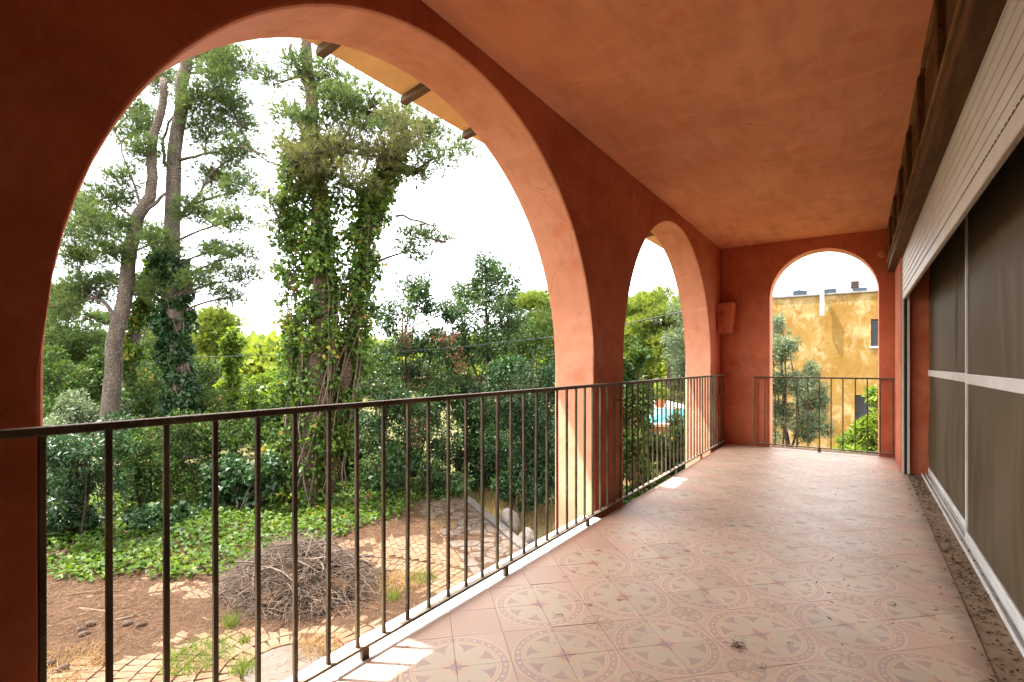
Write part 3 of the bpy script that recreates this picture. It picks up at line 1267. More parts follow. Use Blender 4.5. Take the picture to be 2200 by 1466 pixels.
def side(x, y):
    """distance beyond the terrace edge (positive: outside)"""
    return (x - KA[0]) * KN[0] + (y - KA[1]) * KN[1]


def nfield(x, y, seed):
    r_ = np.random.default_rng(seed)
    z = 0
    for k in range(7):
        a = r_.uniform(0, 6.28)
        f = 1.1 * 1.75 ** k
        z = z + np.sin((x * math.cos(a) + y * math.sin(a)) * f + r_.uniform(0, 6.28) + 1.3 * np.sin((x * math.sin(a) - y * math.cos(a)) * f * .6 + r_.uniform(0, 6))) / 1.35 ** k
    return z / 3.2


def soil_mat():
    m = Mat('pine_litter_soil', .95, .1)
    a = m.noise(1.3, 6, .65)
    b = m.noise(14, 6, .75, dist=.5)
    c = m.mix(m.ramp(a, .35, .65), (.060, .033, .019), (.088, .05, .028))
    c = m.mix(m.ramp(b, .35, .7), c, (.045, .026, .016))
    c = m.mix(m.ramp(m.noise(45, 4, .7), .55, .75, 0, .6), c, (.20, .125, .07))
    m.color(c)
    m.bump(b + m.noise(60, 4), .8, .03)
    return m.m


def far_ground_mat():
    m = Mat('woodland_floor', .95, .1)
    a = m.noise(.35, 6, .65)
    c = m.mix(m.ramp(a, .35, .65), (.085, .085, .03), (.15, .12, .055))
    c = m.mix(m.ramp(m.noise(5, 5, .7), .45, .7), c, (.05, .06, .02))
    m.color(c)
    m.bump(m.noise(12, 5), .6, .05)
    return m.m


M['soil'] = soil_mat()
M['far_ground'] = far_ground_mat()
# one large ground sheet: finer near the house, reaching the horizon
xs = np.concatenate([-np.geomspace(600, 16, 26), np.linspace(-15.5, 12, 56), np.geomspace(13, 600, 24)])
ys = np.concatenate([-np.geomspace(600, 12, 20), np.linspace(-11.5, 24, 72), np.geomspace(25, 600, 26)])
X, Y = np.meshgrid(xs, ys, indexing='ij')
sdv = side(X, Y)
Z = G - .035 - .38 * np.clip(sdv / .25, 0, 1) * (X > -30) * (np.hypot(X, Y) < 60) + hill(X, Y)
idx = np.arange(X.size).reshape(X.shape)
fc = np.stack([idx[:-1, :-1], idx[1:, :-1], idx[1:, 1:], idx[:-1, 1:]], -1).reshape(-1, 4)
ground = link('ground', fastmesh('ground', np.stack([X, Y, Z], -1).reshape(-1, 3), fc, smooth=True), M['far_ground'])
tag(ground, kind='structure')

# brick terrace with litter lying over it
def brick_mat():
    m = Mat('terrace_brick', .85, .2)
    oi = m.n("ShaderNodeObjectInfo")
    n = m.noise(16, 5, .65)
    c = m.mix(S(m.t, oi.outputs["Random"]), (.14, .077, .043), (.175, .108, .063))
    c = m.mix(m.ramp(n, .4, .7), c, (.11, .062, .036))
    c = m.mix(m.ramp(m.noise(2.3, 4), .5, .7, 0, .5), c, (.20, .15, .10))
    m.color(c)
    m.bump(n, .4, .006)
    return m.m


M['brick'] = brick_mat()
M['flag'] = plain('grey_flagstone', (.105, .082, .066), .85, .2, .2, 6, .3)
M['kerb'] = plain('pale_kerb_stone', (.095, .08, .068), .85, .2, .18, 5, .25)
terrace = tag(MB().add([tuple(p) for p in [(-1.1, -3, G - .031), (-1.1, 8.4, G - .031), tuple(KB + KD * 3.2 - [0, 0, .031]), tuple(KA - KD * 1.0 - [0, 0, .031]), (-14.5, 9.5, G - .031), (-14.5, -3, G - .031)]], [(0, 1, 2, 3, 4, 5)]).build('terrace', M['soil']), kind='structure')
FC = gnd(612, 1428)
bricks = []
rr_ = .42
while rr_ < 2.9:
    nb = int(2 * math.pi * (rr_ + .1) / .112)
    for k in range(nb):
        a = 2 * math.pi * (k + .5 * (int(rr_ * 10) % 2)) / nb
        bricks.append((FC[0] + (rr_ + .1) * math.cos(a), FC[1] + (rr_ + .1) * math.sin(a), a, .2))
    rr_ += .212
ang0 = math.atan2(KD[1], KD[0])
for i in range(-60, 40):
    for j in range(-90, 60):
        off = .5 * (j % 2)
        lx, ly = (i + off) * .212, j * .108
        x = KA[0] + lx * math.cos(ang0) - ly * math.sin(ang0)
        y = KA[1] + lx * math.sin(ang0) + ly * math.cos(ang0)
        if math.hypot(x - FC[0], y - FC[1]) < rr_ + .06 or x > -2.2 or x < -11.5 or y < -.5:
            continue
        s_ = side(x, y)
        if s_ > -1.25:
            continue
        bricks.append((x, y, ang0, .2))


def visible(x, y, z=G):
    d = x * Fv[0] + y * Fv[1]
    if d < .5:
        return None
    u = 1100 + FPX * (x * Rv[0] + y * Rv[1]) / d
    v = HOR + FPX * (CAMZ - z) / d
    if u < 85 or u > 1195 or v > 1475:
        return None
    # hidden by the sill and floor edge
    if abs(x) < 1e-6 or (CAMZ / 1.465) * abs(x) > CAMZ - z and x > -1.465:
        return None
    return d


QC = gnd(960, 1185)
cover = lambda x, y: .45 * nfield(x * .55, y * .55, 3) + .45 * nfield(x * 1.7, y * 1.7, 5) + .24 - .55 * np.exp(-((x - FC[0]) ** 2 + (y - FC[1]) ** 2) / 1.7) - .55 * np.exp(-((x - QC[0]) ** 2 + (y - QC[1]) ** 2) / 3.2)
vis = []
other = []
for b in bricks:
    d = visible(b[0], b[1])
    buried = cover(b[0], b[1]) > .06
    hid = (-1.465 * (CAMZ - G) / CAMZ) < b[0]
    if d is not None and not hid and not buried:
        vis.append((d, b))
    elif not hid:
        other.append(b)
vis.sort(key=lambda q: q[0])
mbx = MB().box(-.098, .098, -.0495, .0495, -.045, 0)
o0 = mbx.build('brick', M['brick'], terrace, bevel=.004)
bme = o0.data
first = True
restb = MB()
rot = lambda x, y, a: (x * math.cos(a) - y * math.sin(a), x * math.sin(a) + y * math.cos(a))
for k, (d, b) in enumerate(vis):
    if k < 300:
        if first:
            o = o0
            first = False
        else:
            o = bpy.data.objects.new('brick', bme)
            COL.objects.link(o)
            o.parent = terrace
            mo = o.modifiers.new('bevel', 'BEVEL'); mo.width = .004; mo.segments = 1
        o.location = (b[0], b[1], G + random.uniform(-.006, .004))
        o.rotation_euler = (R_(random.gauss(0, 1)), R_(random.gauss(0, 1)), b[2] + R_(random.gauss(0, 1.5)))
    else:
        other.append(b)
for b in other:
    z = G + random.uniform(-.008, .003)
    cs = [rot(x, y, b[2]) for x, y in ((-.097, -.049), (.097, -.049), (.097, .049), (-.097, .049))]
    restb.add([(b[0] + x, b[1] + y, z) for x, y in cs] + [(b[0] + x, b[1] + y, z - .028) for x, y in cs],
              [(0, 1, 2, 3), (0, 4, 5, 1), (1, 5, 6, 2), (2, 6, 7, 3), (3, 7, 4, 0)])
tag(restb.build('brick_remainder', M['brick'], terrace), kind='stuff')
# round stone disc in the centre of the fan
bm = bmesh.new()
bmesh.ops.create_cone(bm, cap_ends=True, segments=36, radius1=.40, radius2=.385, depth=.06)
me = bpy.data.meshes.new('centre_stone'); bm.to_mesh(me); bm.free()
o = link('centre_stone', me, M['flag'], terrace)
o.location = (FC[0], FC[1], G - .03)

# flagstones: irregular cells along the terrace edge, then kerb stones
def voronoi_cells(pts, bound):
    cells = []
    for i, p in enumerate(pts):
        poly = list(bound)
        for j, q in enumerate(pts):
            if i == j or (p[0] - q[0]) ** 2 + (p[1] - q[1]) ** 2 > 1.6:
                continue
            mx_, my_ = (p[0] + q[0]) / 2, (p[1] + q[1]) / 2
            nx, ny = q[0] - p[0], q[1] - p[1]
            out = []
            for k in range(len(poly)):
                a, b = poly[k], poly[(k + 1) % len(poly)]
                da = (a[0] - mx_) * nx + (a[1] - my_) * ny
                db = (b[0] - mx_) * nx + (b[1] - my_) * ny
                if da <= 0:
                    out.append(a)
                if (da <= 0) != (db <= 0):
                    t = da / (da - db)
                    out.append((a[0] + t * (b[0] - a[0]), a[1] + t * (b[1] - a[1])))
            poly = out
            if len(poly) < 3:
                break
        cells.append(poly)
    return cells


Lk = 7.2
pts = []
r2 = np.random.default_rng(11)
for _ in range(4000):
    p = (r2.uniform(-.6, Lk), r2.uniform(-1.22, -.19))
    if all((p[0] - q[0]) ** 2 + ((p[1] - q[1]) * 1.1) ** 2 > .055 for q in pts):
        pts.append(p)
k2w = lambda a, b: (KA[0] + KD[0] * a + KN[0] * b, KA[1] + KD[1] * a + KN[1] * b)
for poly in voronoi_cells(pts, [(-.8, -1.24), (Lk, -1.24), (Lk, -.175), (-.8, -.175)]):
    if len(poly) < 3:
        continue
    c = (sum(p[0] for p in poly) / len(poly), sum(p[1] for p in poly) / len(poly))
    wpl = [k2w(*p) for p in poly]
    cw = k2w(*c)
    mb = MB()
    prism(mb, [(p[0] - cw[0], p[1] - cw[1]) for p in wpl][::1], -.05, 0, .014)
    bm_o = mb.build('flagstone', M['flag'], terrace)
    bm_o.location = (cw[0], cw[1], G + random.uniform(-.008, .006))
a = -.8
while a < Lk:
    ln = random.uniform(.7, 1.0)
    mb = MB()
    prism(mb, [k2w(a, -.16), k2w(a + ln - .012, -.16), k2w(a + ln - .012, .03), k2w(a, .03)], G - .42, G + .035 + random.uniform(-.008, .008), .004)
    mb.build('kerb_stone', M['kerb'], terrace, bevel=.012)
    a += ln

# litter sheet (soil and needles) that drifts over the paving
xs = np.arange(-11.5, -1.9, .055)
ys = np.arange(-.6, 10.4, .055)
X, Y = np.meshgrid(xs, ys, indexing='ij')
cv = cover(X, Y)
Z = G + np.clip((cv + .08) * .05, -.03, .03) + .006 * nfield(X * 7, Y * 7, 9) - .004
Z = np.where(side(X, Y) > -1.3, G - .006 + .014 * nfield(X * 2.5, Y * 2.5, 77), Z)
idx = np.arange(X.size).reshape(X.shape)
fc = np.stack([idx[:-1, :-1], idx[1:, :-1], idx[1:, 1:], idx[:-1, 1:]], -1).reshape(-1, 4)
keep = (side(X, Y)[:-1, :-1] < -.30).ravel()
tag(link('pine_litter', fastmesh('pine_litter', np.stack([X, Y, Z], -1).reshape(-1, 3), fc[keep], smooth=True), M['soil']),
    'brown drift of soil and dead pine needles lying over the brick terrace', 'pine litter', kind='stuff')


def scatter(n, x0, x1, y0, y1, fn):
    x = rng.uniform(x0, x1, n)
    y = rng.uniform(y0, y1, n)
    k = fn(x, y) > rng.uniform(0, 1, n)
    return x[k], y[k]


x, y = scatter(120000, -11.5, -2.2, -.5, 10, lambda x, y: np.clip(cover(x, y) * 1.6 + .35, .12, 1) * (side(x, y) < -.02))
n = len(x)
a = rng.uniform(0, 2 * math.pi, n)
A = np.stack([np.cos(a), np.sin(a), rng.uniform(-.05, .35, n)], 1)
P = np.stack([x, y, G + .004 + rng.uniform(0, .03, n)], 1)
tag(link('dead_needles', blade_mesh('dead_needles', P, A, rng.uniform(.06, .2, n), .0045, rng.uniform(0, 1, n)), LM['litter']),
    'loose dead pine needles strewn over the terrace bricks', 'pine needles', kind='stuff')

# ground ivy strip
def ivy_amount(x, y):
    u_ = (x * Rv[0] + y * Rv[1])
    d_ = (x * Fv[0] + y * Fv[1])
    uu = 1100 + FPX * u_ / d_
    vv = HOR + FPX * (CAMZ - G) / d_
    # lower limit of the ivy patch in surveyed terms
    lim = np.interp(uu, [60, 200, 330, 480, 560, 700, 860, 1000, 1050], [1240, 1262, 1258, 1255, 1215, 1165, 1110, 1078, 1060])
    nn = nfield(x * 1.1, y * 1.1, 21) * 22
    return np.clip((lim + nn - vv) / 14 + .15, 0, 1) * (side(x, y) < .1) * (.35 + .65 * (nfield(x * 2.2, y * 2.2, 22) > -.45))


x, y = scatter(60000, -15, -2.5, 1.5, 14, ivy_amount)
n = len(x)
hh = .05 + .16 * (nfield(x * 1.6, y * 1.6, 23) * .5 + .5)
z = G + rng.uniform(0, 1, n) ** .6 * hh + .02
P = np.stack([x, y, z], 1)
N = norm(np.array([0, 0, 1.0]) + rng.normal(size=(n, 3)) * .5)
A = norm(rng.normal(size=(n, 3)) * [1, 1, .35])
rn = np.clip(.45 + .3 * nfield(x, y, 24) + rng.normal(0, .16, n), 0, 1)
LM['gcover'] = leaf_mat('ground_ivy', [(0, (.025, .05, .009)), (.5, (.06, .11, .016)), (.95, (.13, .18, .024)), (1, (.27, .21, .035))], .38, .5, .22)
tag(link('ground_ivy', leaf_mesh('ground_ivy', P, A, N, .095 * rng.uniform(.6, 1.25, n), .085 * rng.uniform(.6, 1.2, n), rn), LM['gcover']),
    'bright green ivy spreading over the ground between terrace and shrubs', 'ground ivy', kind='stuff')

# dry grass beyond the kerb and grass on the terrace
def grass(name, label, cx, cy, rad, n, ln, kind, zz=G, stuff=True, spread=.35, wd=.007):
    a = rng.uniform(0, 2 * math.pi, n)
    r = rad * np.sqrt(rng.uniform(0, 1, n))
    P = np.stack([r * np.cos(a), r * np.sin(a), np.zeros(n) - .01], 1)
    A = norm(np.stack([rng.normal(0, spread, n), rng.normal(0, spread, n), np.ones(n)], 1))
    o = link(name, blade_mesh(name, P, A, ln * rng.uniform(.4, 1.2, n), wd, rng.uniform(0, 1, n)), LM[kind])
    o.location = (cx, cy, zz)
    return o


x, y = scatter(26000, -9, -1.9, 6.0, 15, lambda x, y: (side(x, y) > .1) * np.clip(.75 + .5 * nfield(x, y, 31), 0, 1))
n = len(x)
P = np.stack([x, y, np.full(n, G - .42)], 1)
A = norm(np.stack([rng.normal(0, .45, n), rng.normal(0, .45, n), np.ones(n)], 1))
tag(link('dry_grass', blade_mesh('dry_grass', P, A, rng.uniform(.15, .5, n), .009, rng.uniform(0, 1, n)), LM['drygrass']),
    'straw coloured dry grass growing below the terrace kerb', 'dry grass', kind='stuff')
gt = [(425, 1415, .34, 700, .20, 'grass', 'long green grass clump lying flat on the bricks near the third railing bar'),
      (520, 1440, .13, 160, .22, 'grass', 'small upright green grass tuft on the bricks below the fan disc'),
      (498, 1345, .09, 130, .24, 'grass', 'slim green grass tuft at the left foot of the brush pile'),
      (525, 1380, .06, 80, .16, 'grass', 'tiny green grass tuft left of the round stone disc'),
      (845, 1290, .10, 150, .20, 'grass', 'green grass tuft in front of the dry grass patch on the terrace'),
      (905, 1245, .22, 320, .18, 'grass', 'yellowish green grass patch on the bricks right of the brush pile'),
      (850, 1255, .40, 900, .20, 'drygrass', 'dry straw grass patch on the bricks right of the brush pile'),
      (680, 1395, .25, 380, .18, 'drygrass', 'dry straw grass growing at the edge of the round stone disc'),
      (120, 1440, .45, 700, .18, 'drygrass', 'dry straw grass in the left corner of the terrace'),
      (945, 1130, .30, 400, .16, 'drygrass', 'dry straw grass at the far end of the brick paving')]
for u, v, rad, n, ln, kd, lb in gt:
    p = gnd(u, v)
    tag(grass('grass_tuft', lb, p[0], p[1], rad, n, ln, kd, spread=.9 if rad > .3 else .4), lb, 'grass', 'grass tufts on the terrace')

# brush pile
bp = gnd(645, 1262)
bt = tag(bpy.data.objects.new('brush_pile', None), 'large heap of dead brown twigs and branches on the brick terrace', 'brush pile')
COL.objects.link(bt)
bt.location = bp
mb = MB()
mbb = MB()
for k in range(2300):
    a = rng.uniform(0, 2 * math.pi)
    r = rng.uniform(0, 1) ** .6
    px, py = 1.12 * r * math.cos(a), .92 * r * math.sin(a)
    zt = .62 * max(0, 1 - r ** 1.5) * rng.uniform(.25, 1.05) + .03
    h = rng.uniform(0, 2 * math.pi)
    ln = rng.uniform(.25, .85)
    dv = np.array([math.cos(h), math.sin(h), rng.normal(-.15 * r, .2)])
    p0 = np.array([px, py, zt]) - dv * ln / 2
    p1 = np.array([px, py, zt]) + dv * ln / 2
    p0[2] = max(p0[2], .01); p1[2] = max(p1[2], .01)
    rd = rng.choice([.0022, .0035, .005, .013], p=[.45, .33, .19, .03])
    (mb if rng.uniform() < .6 else mbb).tube(bez(p0, p1, rng.normal(.12, .18), 5, .14), [rd, rd, rd * .9, rd * .75, rd * .4], 4, caps=False)
mb.build('pale_twigs', plain('brush_twigs', (.125, .092, .07), .9, .15, .4, 25), bt, smooth=True)
mbb.build('dark_twigs', plain('weathered_twigs', (.06, .042, .032), .9, .15, .35, 20), bt, smooth=True)
# thin layer of fine debris inside the heap
bm = bmesh.new()
bmesh.ops.create_icosphere(bm, subdivisions=4, radius=1)
for v in bm.verts:
    q = 1 + .12 * math.sin(v.co.x * 9 + 2 * v.co.y) + .1 * math.sin(v.co.y * 13) + random.uniform(-.05, .05)
    v.co = Vector((v.co.x * .86 * q, v.co.y * .7 * q, max(-.02, v.co.z * .38 * q)))
me = bpy.data.meshes.new('debris_core'); bm.to_mesh(me); bm.free()
link('debris_core', me, M['soil'], bt)

# branches, cones on the terrace
for (u0, v0, u1, v1, r, lb) in [(170, 1312, 235, 1318, .022, 'short thick dead branch lying on the litter by the first railing bars'),
                                (248, 1336, 315, 1322, .016, 'forked dead branch lying behind the second railing bar'),
                                (140, 1281, 260, 1272, .010, 'long pale grey stick lying below the ground ivy'),
                                (105, 1447, 190, 1440, .007, 'thin pale stick in the left corner of the terrace')]:
    a, b = gnd(u0, v0), gnd(u1, v1)
    mb = MB()
    L = np.linalg.norm(b - a)
    pth = bez([0, 0, r], b - a + [0, 0, r], .03, 7, .04)
    mb.tube(pth, list(np.linspace(r, r * .5, 7)), 7)
    mb.tube(bez(pth[3], pth[3] + [.12 * L, .25 * L, .05], .05, 4, .05), [r * .5, r * .4, r * .3, r * .15], 5)
    mb.tube(bez(pth[4], pth[4] + [-.15 * L, -.2 * L, .02], .05, 4, .05), [r * .4, r * .3, r * .2, r * .1], 5)
    o = mb.build('fallen_branch', M['vine'], smooth=True)
    o.location = a
    tag(o, lb, 'branch', 'fallen branches on the terrace')
cone_me = None
for (u, v, lb) in [(195, 1347, 'dark pine cone nearest to the short thick dead branch'), (177, 1359, 'dark open pine cone just left of the second railing bar, upper of two'), (181, 1369, 'dark open pine cone left of the second railing bar, lower of two'),
                   (275, 1346, 'dark pine cone right of the second railing bar, left of a pair'), (303, 1349, 'dark pine cone right of the second railing bar, right of a pair'), (136, 1442, 'dark pine cone on the pale stick in the left corner'),
                   (107, 1432, 'dark pine cone in the dry grass in the left corner')]:
    if cone_me is None:
        mb = MB()
        mb.tube([(-.045, 0, 0), (-.03, 0, 0), (0, 0, 0), (.03, 0, 0), (.05, 0, 0)], [.008, .026, .030, .020, .004], 10)
        for ring in range(6):
            xx = -.035 + ring * .014
            rr2 = .030 - abs(ring - 2.2) * .004
            for q in range(8):
                aa = q * math.pi / 4 + ring * .4
                cyx, czx = math.cos(aa) * rr2, math.sin(aa) * rr2
                mb.add([(xx, cyx - .005, czx), (xx, cyx + .005, czx), (xx + .008, cyx * 1.35, czx * 1.35)], [(0, 1, 2)])
        cone_me = mb.build('pine_cone', M['twig_dark'])
        o = cone_me
        cone_me = o.data
    else:
        o = bpy.data.objects.new('pine_cone', cone_me)
        COL.objects.link(o)
    p = gnd(u, v)
    o.location = (p[0], p[1], G + .038)
    o.rotation_euler = (random.uniform(0, 3), random.uniform(-.4, .4), random.uniform(0, 6))
    o.scale = (1.2, 1.2, 1.2)
    tag(o, lb, 'pine cone', 'pine cones on the terrace')

# rocks beyond the kerb, iron stakes
def rock(p, r, lb, mat):
    bm = bmesh.new()
    bmesh.ops.create_icosphere(bm, subdivisions=3, radius=1)
    s_ = random.uniform(0, 9)
    for v in bm.verts:
        c = v.co
        q = 1 + .18 * math.sin(c.x * 3 + s_) + .14 * math.sin(c.y * 4 + 2 * s_) + .1 * math.sin(c.z * 5 + c.x * 4) + random.uniform(-.03, .03)
        v.co = Vector((c.x * r[0] * q, c.y * r[1] * q, c.z * r[2] * q))
    me = bpy.data.meshes.new('rock'); bm.to_mesh(me); bm.free()
    o = link('rock', me, mat)
    o.location = p
    tag(o, lb, 'rock', 'rocks by the terrace kerb')


rk = plain('dark_rock', (.11, .09, .075), .9, .2, .3, 6, .5)
rk2 = plain('pale_rock', (.17, .145, .12), .9, .2, .25, 6, .5)
rock(gnd(1135, 1150) - [0, 0, .25], (.20, .20, .33), 'dark upright rock standing in the dry grass beyond the kerb', rk)
rock(gnd(1096, 1108) - [0, 0, .15], (.22, .18, .28), 'pale rock beside the terrace kerb under ivy', rk2)
rock(gnd(1080, 1105) - [0, 0, .25], (.30, .16, .15), 'low dark rock at the foot of the pale rock', rk)
for u, v, h, lb in ((741, 1128, .20, 'short rusty iron stake in the ground ivy, nearer of two'), (793, 1082, .26, 'thin rusty iron stake in the ground ivy, farther of two')):
    p = gnd(u, v)
    mb = MB().tube([(0, 0, -.05), (0, 0, h * .8), (.01, 0, h)], [.03, .028, .018] if h < .25 else [.018, .017, .012], 6)
    o = mb.build('iron_stake', plain('rust', (.22, .07, .025), .9, .2, .3, 30, .3))
    o.location = p
    o.rotation_euler = (.05, -.06, 0)
    tag(o, lb, 'stake', 'iron stakes in the ivy')

# ------------------------------------------------------------------ trees in front of the first arch
# two tall pines on the left
d = 15.0
pine('tall straight grey pine trunk wrapped with ivy at its foot, second from the left', [
    (A3([(402, 985), (394, 880), (380, 740), (369, 580), (372, 420), (381, 280), (398, 150), (412, 20)], d), .30, .14),
    (A3([(374, 400), (352, 350), (350, 300), (372, 250)], d), .06, .03),
    (A3([(385, 470), (420, 430), (450, 380)], d), .07, .03),
    (A3([(385, 345), (440, 330), (510, 318), (560, 330), (620, 352)], d), .05, .012)],
    CL([(470, 190, 55, 42), (505, 145, 55, 35), (505, 250, 42, 40), (450, 285, 50, 42), (510, 335, 40, 30), (468, 385, 45, 32), (522, 405, 28, 32),
        (440, 455, 55, 24), (500, 475, 38, 24), (470, 540, 45, 20), (525, 600, 32, 20), (430, 610, 38, 22), (500, 640, 30, 14), (440, 120, 55, 30), (345, 180, 45, 30), (420, 215, 35, 30), (520, 545, 28, 16), (465, 580, 30, 14)], d, .9),
    dens=1.0, dead=16, cones=5)
pine('leaning grey pine trunk with a forked top, leftmost tall pine', [
    (A3([(232, 985), (240, 840), (256, 690), (276, 560), (292, 475), (318, 430), (328, 380), (326, 310), (346, 240), (352, 170)], 14.4), .24, .09),
    (A3([(292, 475), (330, 440), (356, 415)], 14.4), .07, .04),
    (A3([(255, 700), (225, 650), (205, 640), (150, 655), (95, 662)], 14.4), .07, .02),
    (A3([(300, 455), (290, 400), (262, 330), (245, 280)], 14.4), .04, .015)],
    CL([(180, 445, 45, 32), (228, 425, 40, 28), (150, 500, 36, 26), (205, 485, 48, 28), (165, 560, 45, 32), (235, 545, 38, 28), (190, 625, 50, 30), (140, 645, 36, 30),
        (235, 610, 36, 24), (262, 390, 32, 26), (300, 285, 45, 28), (290, 235, 40, 26), (318, 330, 40, 26), (255, 480, 30, 22), (340, 520, 40, 22), (330, 620, 40, 24)], 14.4, .9),
    dens=1.0, dead=18, cones=4)


def ivy_blobs(path, d, r0, r1, n, spread):
    out = []
    path = [np.asarray(p) for p in path]
    for k in range(n):
        t = (k + rng.uniform(0, 1)) / n * (len(path) - 1)
        i = min(int(t), len(path) - 2)
        p = path[i] + (path[i + 1] - path[i]) * (t - i)
        r = rng.uniform(r0, r1)
        a = rng.uniform(0, 2 * math.pi)
        out.append((p + np.array([math.cos(a), math.sin(a), 0]) * rng.uniform(.3, 1) * spread, (r, r, r * 1.15)))
    return out


def ivy(label, path, n, r0, r1, spread, count, ln=.10, kind='ivy', vines=14, tr=.2, group='ivy climbing the pine trunks'):
    base = np.asarray(path[0])
    t = thing('climbing_ivy', label, 'ivy', base, group)
    bl = ivy_blobs(path, 0, r0, r1, n, spread)
    P, A, N, L_, W_, RN, C = crown_leaves(bl, count, ln, ln * .85, 7, .6, .35, .35)
    link('foliage', leaf_mesh('foliage', P - base, A, N, L_, W_, RN), LM[kind], t)
    mb = MB()
    pth = [np.asarray(p) for p in path]
    for _ in range(vines):
        ph = rng.uniform(0, 6.28)
        tw = rng.normal(0, 3.5)
        pp = []
        for s_ in np.linspace(0, rng.uniform(.35, .95), 16):
            q = s_ * (len(pth) - 1)
            i = min(int(q), len(pth) - 2)
            p = pth[i] + (pth[i + 1] - pth[i]) * (q - i)
            rr = tr * (1.15 - .4 * s_) + rng.uniform(0, .11)
            pp.append(p + np.array([math.cos(ph + tw * s_), math.sin(ph + tw * s_), 0]) * rr - base)
        mb.tube(pp, list(np.linspace(.018, .006, 16)), 5)
    mb.build('vine_stems', M['vine'], t, smooth=True)
    return t


ivy('dark glossy ivy wrapped around the straight pine trunk on the left', A3([(400, 960), (392, 860), (379, 720), (368, 600), (368, 565)], d), 70, .20, .32, .33, 26000, .115, 'laurel', vines=6, tr=.33)
ivy('light green ivy climbing a slanted trunk between the two left pines', A3([(262, 930), (285, 760), (302, 660), (322, 600), (345, 545)], 16), 30, .18, .40, .2, 7000, .12, vines=4, tr=.16)
mbp = A3([(262, 990), (270, 850), (290, 730), (305, 650), (330, 590), (352, 545), (372, 520)], 16)
pine('thin slanted pine trunk hidden under light ivy between the left pines', [(mbp, .17, .10)], CL([(352, 520, 30, 20), (300, 500, 40, 22)], 16, .5), dens=.8)
ivy('narrow ivy covered dead stump right of the straight pine', A3([(500, 960), (500, 860), (497, 780), (495, 720)], 17.5), 22, .16, .36, .10, 4200, .13, 'bright', vines=3, tr=.14)
mb = MB()
p = A3([(500, 1010), (500, 860), (497, 780), (495, 735)], 17.5)
t = thing('dead_stump', 'tall dead trunk under the narrow ivy column', 'tree stump', p[0])
mb.tube(np.array(p) - p[0], [.13, .12, .11, .07], 8)
mb.build('trunk', M['bark_dark'], t, smooth=True)

# ivy clad twin pine in the middle
d = 11.2
TA = A3([(656, 1118), (664, 1000), (680, 800), (690, 620), (686, 450), (673, 300), (665, 180), (652, 40)], d)
TB = A3([(690, 1110), (716, 960), (746, 800), (770, 640), (790, 500), (815, 405), (850, 325), (870, 260)], d + .35)
pine('tall twin trunk pine smothered in ivy, middle of the large arch', [
    (TA, .27, .11), (TB, .19, .07),
    (A3([(680, 400), (720, 340), (745, 290), (765, 215)], d), .06, .03), (A3([(668, 210), (640, 150), (625, 95)], d), .05, .03),
    (A3([(850, 465), (900, 475), (935, 490), (958, 520)], d), .03, .01), (A3([(850, 325), (880, 312), (915, 300), (950, 325), (985, 318)], d), .04, .012), (A3([(835, 360), (860, 365), (890, 372)], d), .03, .01), (A3([(660, 480), (600, 500), (545, 520)], d), .025, .006), (A3([(672, 380), (600, 355), (530, 320), (505, 310)], d), .03, .01)],
    CL([(722, 215, 55, 32), (775, 250, 50, 34), (640, 135, 40, 28), (600, 180, 24, 26), (905, 300, 45, 28), (950, 335, 36, 24), (885, 375, 40, 18), (905, 505, 34, 12), (882, 540, 22, 20), (935, 515, 22, 14), (985, 320, 16, 12),
        (620, 240, 30, 26), (700, 270, 40, 26), (840, 285, 45, 30), (700, 160, 35, 30), (745, 190, 45, 30), (690, 210, 30, 30), (800, 225, 40, 26), (860, 250, 40, 26), (755, 400, 40, 26), (640, 270, 40, 30), (925, 280, 30, 20), (585, 440, 22, 18), (600, 470, 22, 22)], d, .8),
    dens=.95, dead=8, cones=2, puff=.26, bark='bark_brown', needle=(.13, .016))
bough = pine('drooping dry pine branches hanging across the ivy clad trunks', [(A3([(672, 300), (720, 320), (790, 335), (860, 330)], d - .5), .05, .02)],
     CL([(660, 340, 70, 38), (730, 330, 60, 42), (795, 320, 62, 46), (850, 320, 50, 50), (700, 395, 55, 24), (620, 330, 22, 30), (770, 385, 50, 24), (880, 285, 36, 40)], d - .5, .5), kind='pine_dry', dens=.75, puff=.26, dead=14, name='pine_bough', needle=(.15, .012))
bough['category'] = 'pine bough'
ivy('dense mid green ivy column on the thicker left trunk of the twin pine', TA[:6], 70, .20, .48, .27, 15500, .095, vines=26, tr=.32)
ivy('dense mid green ivy column on the thinner right trunk of the twin pine', TB[1:7], 58, .18, .40, .20, 12500, .095, vines=12, tr=.2)
ivy('ragged ivy shoots sticking out between the two ivy columns', A3([(715, 1040), (715, 900), (728, 760), (735, 620), (738, 500), (745, 400)], d + .2), 34,   .10, .26, .34, 1500, .09, vines=8, tr=.2)
ivy('loose ivy curtain hanging left of the twin pine trunks', A3([(620, 1080), (628, 960), (640, 800), (628, 680), (622, 560), (630, 430), (640, 330)], d), 40, .18, .42, .22, 7000, .095, vines=12, tr=.12)

# dark deciduous trees on the right of the arch
d = 14.5
def tree_blobs(lst, d, dj=.9):
    return CL(lst, d, dj)


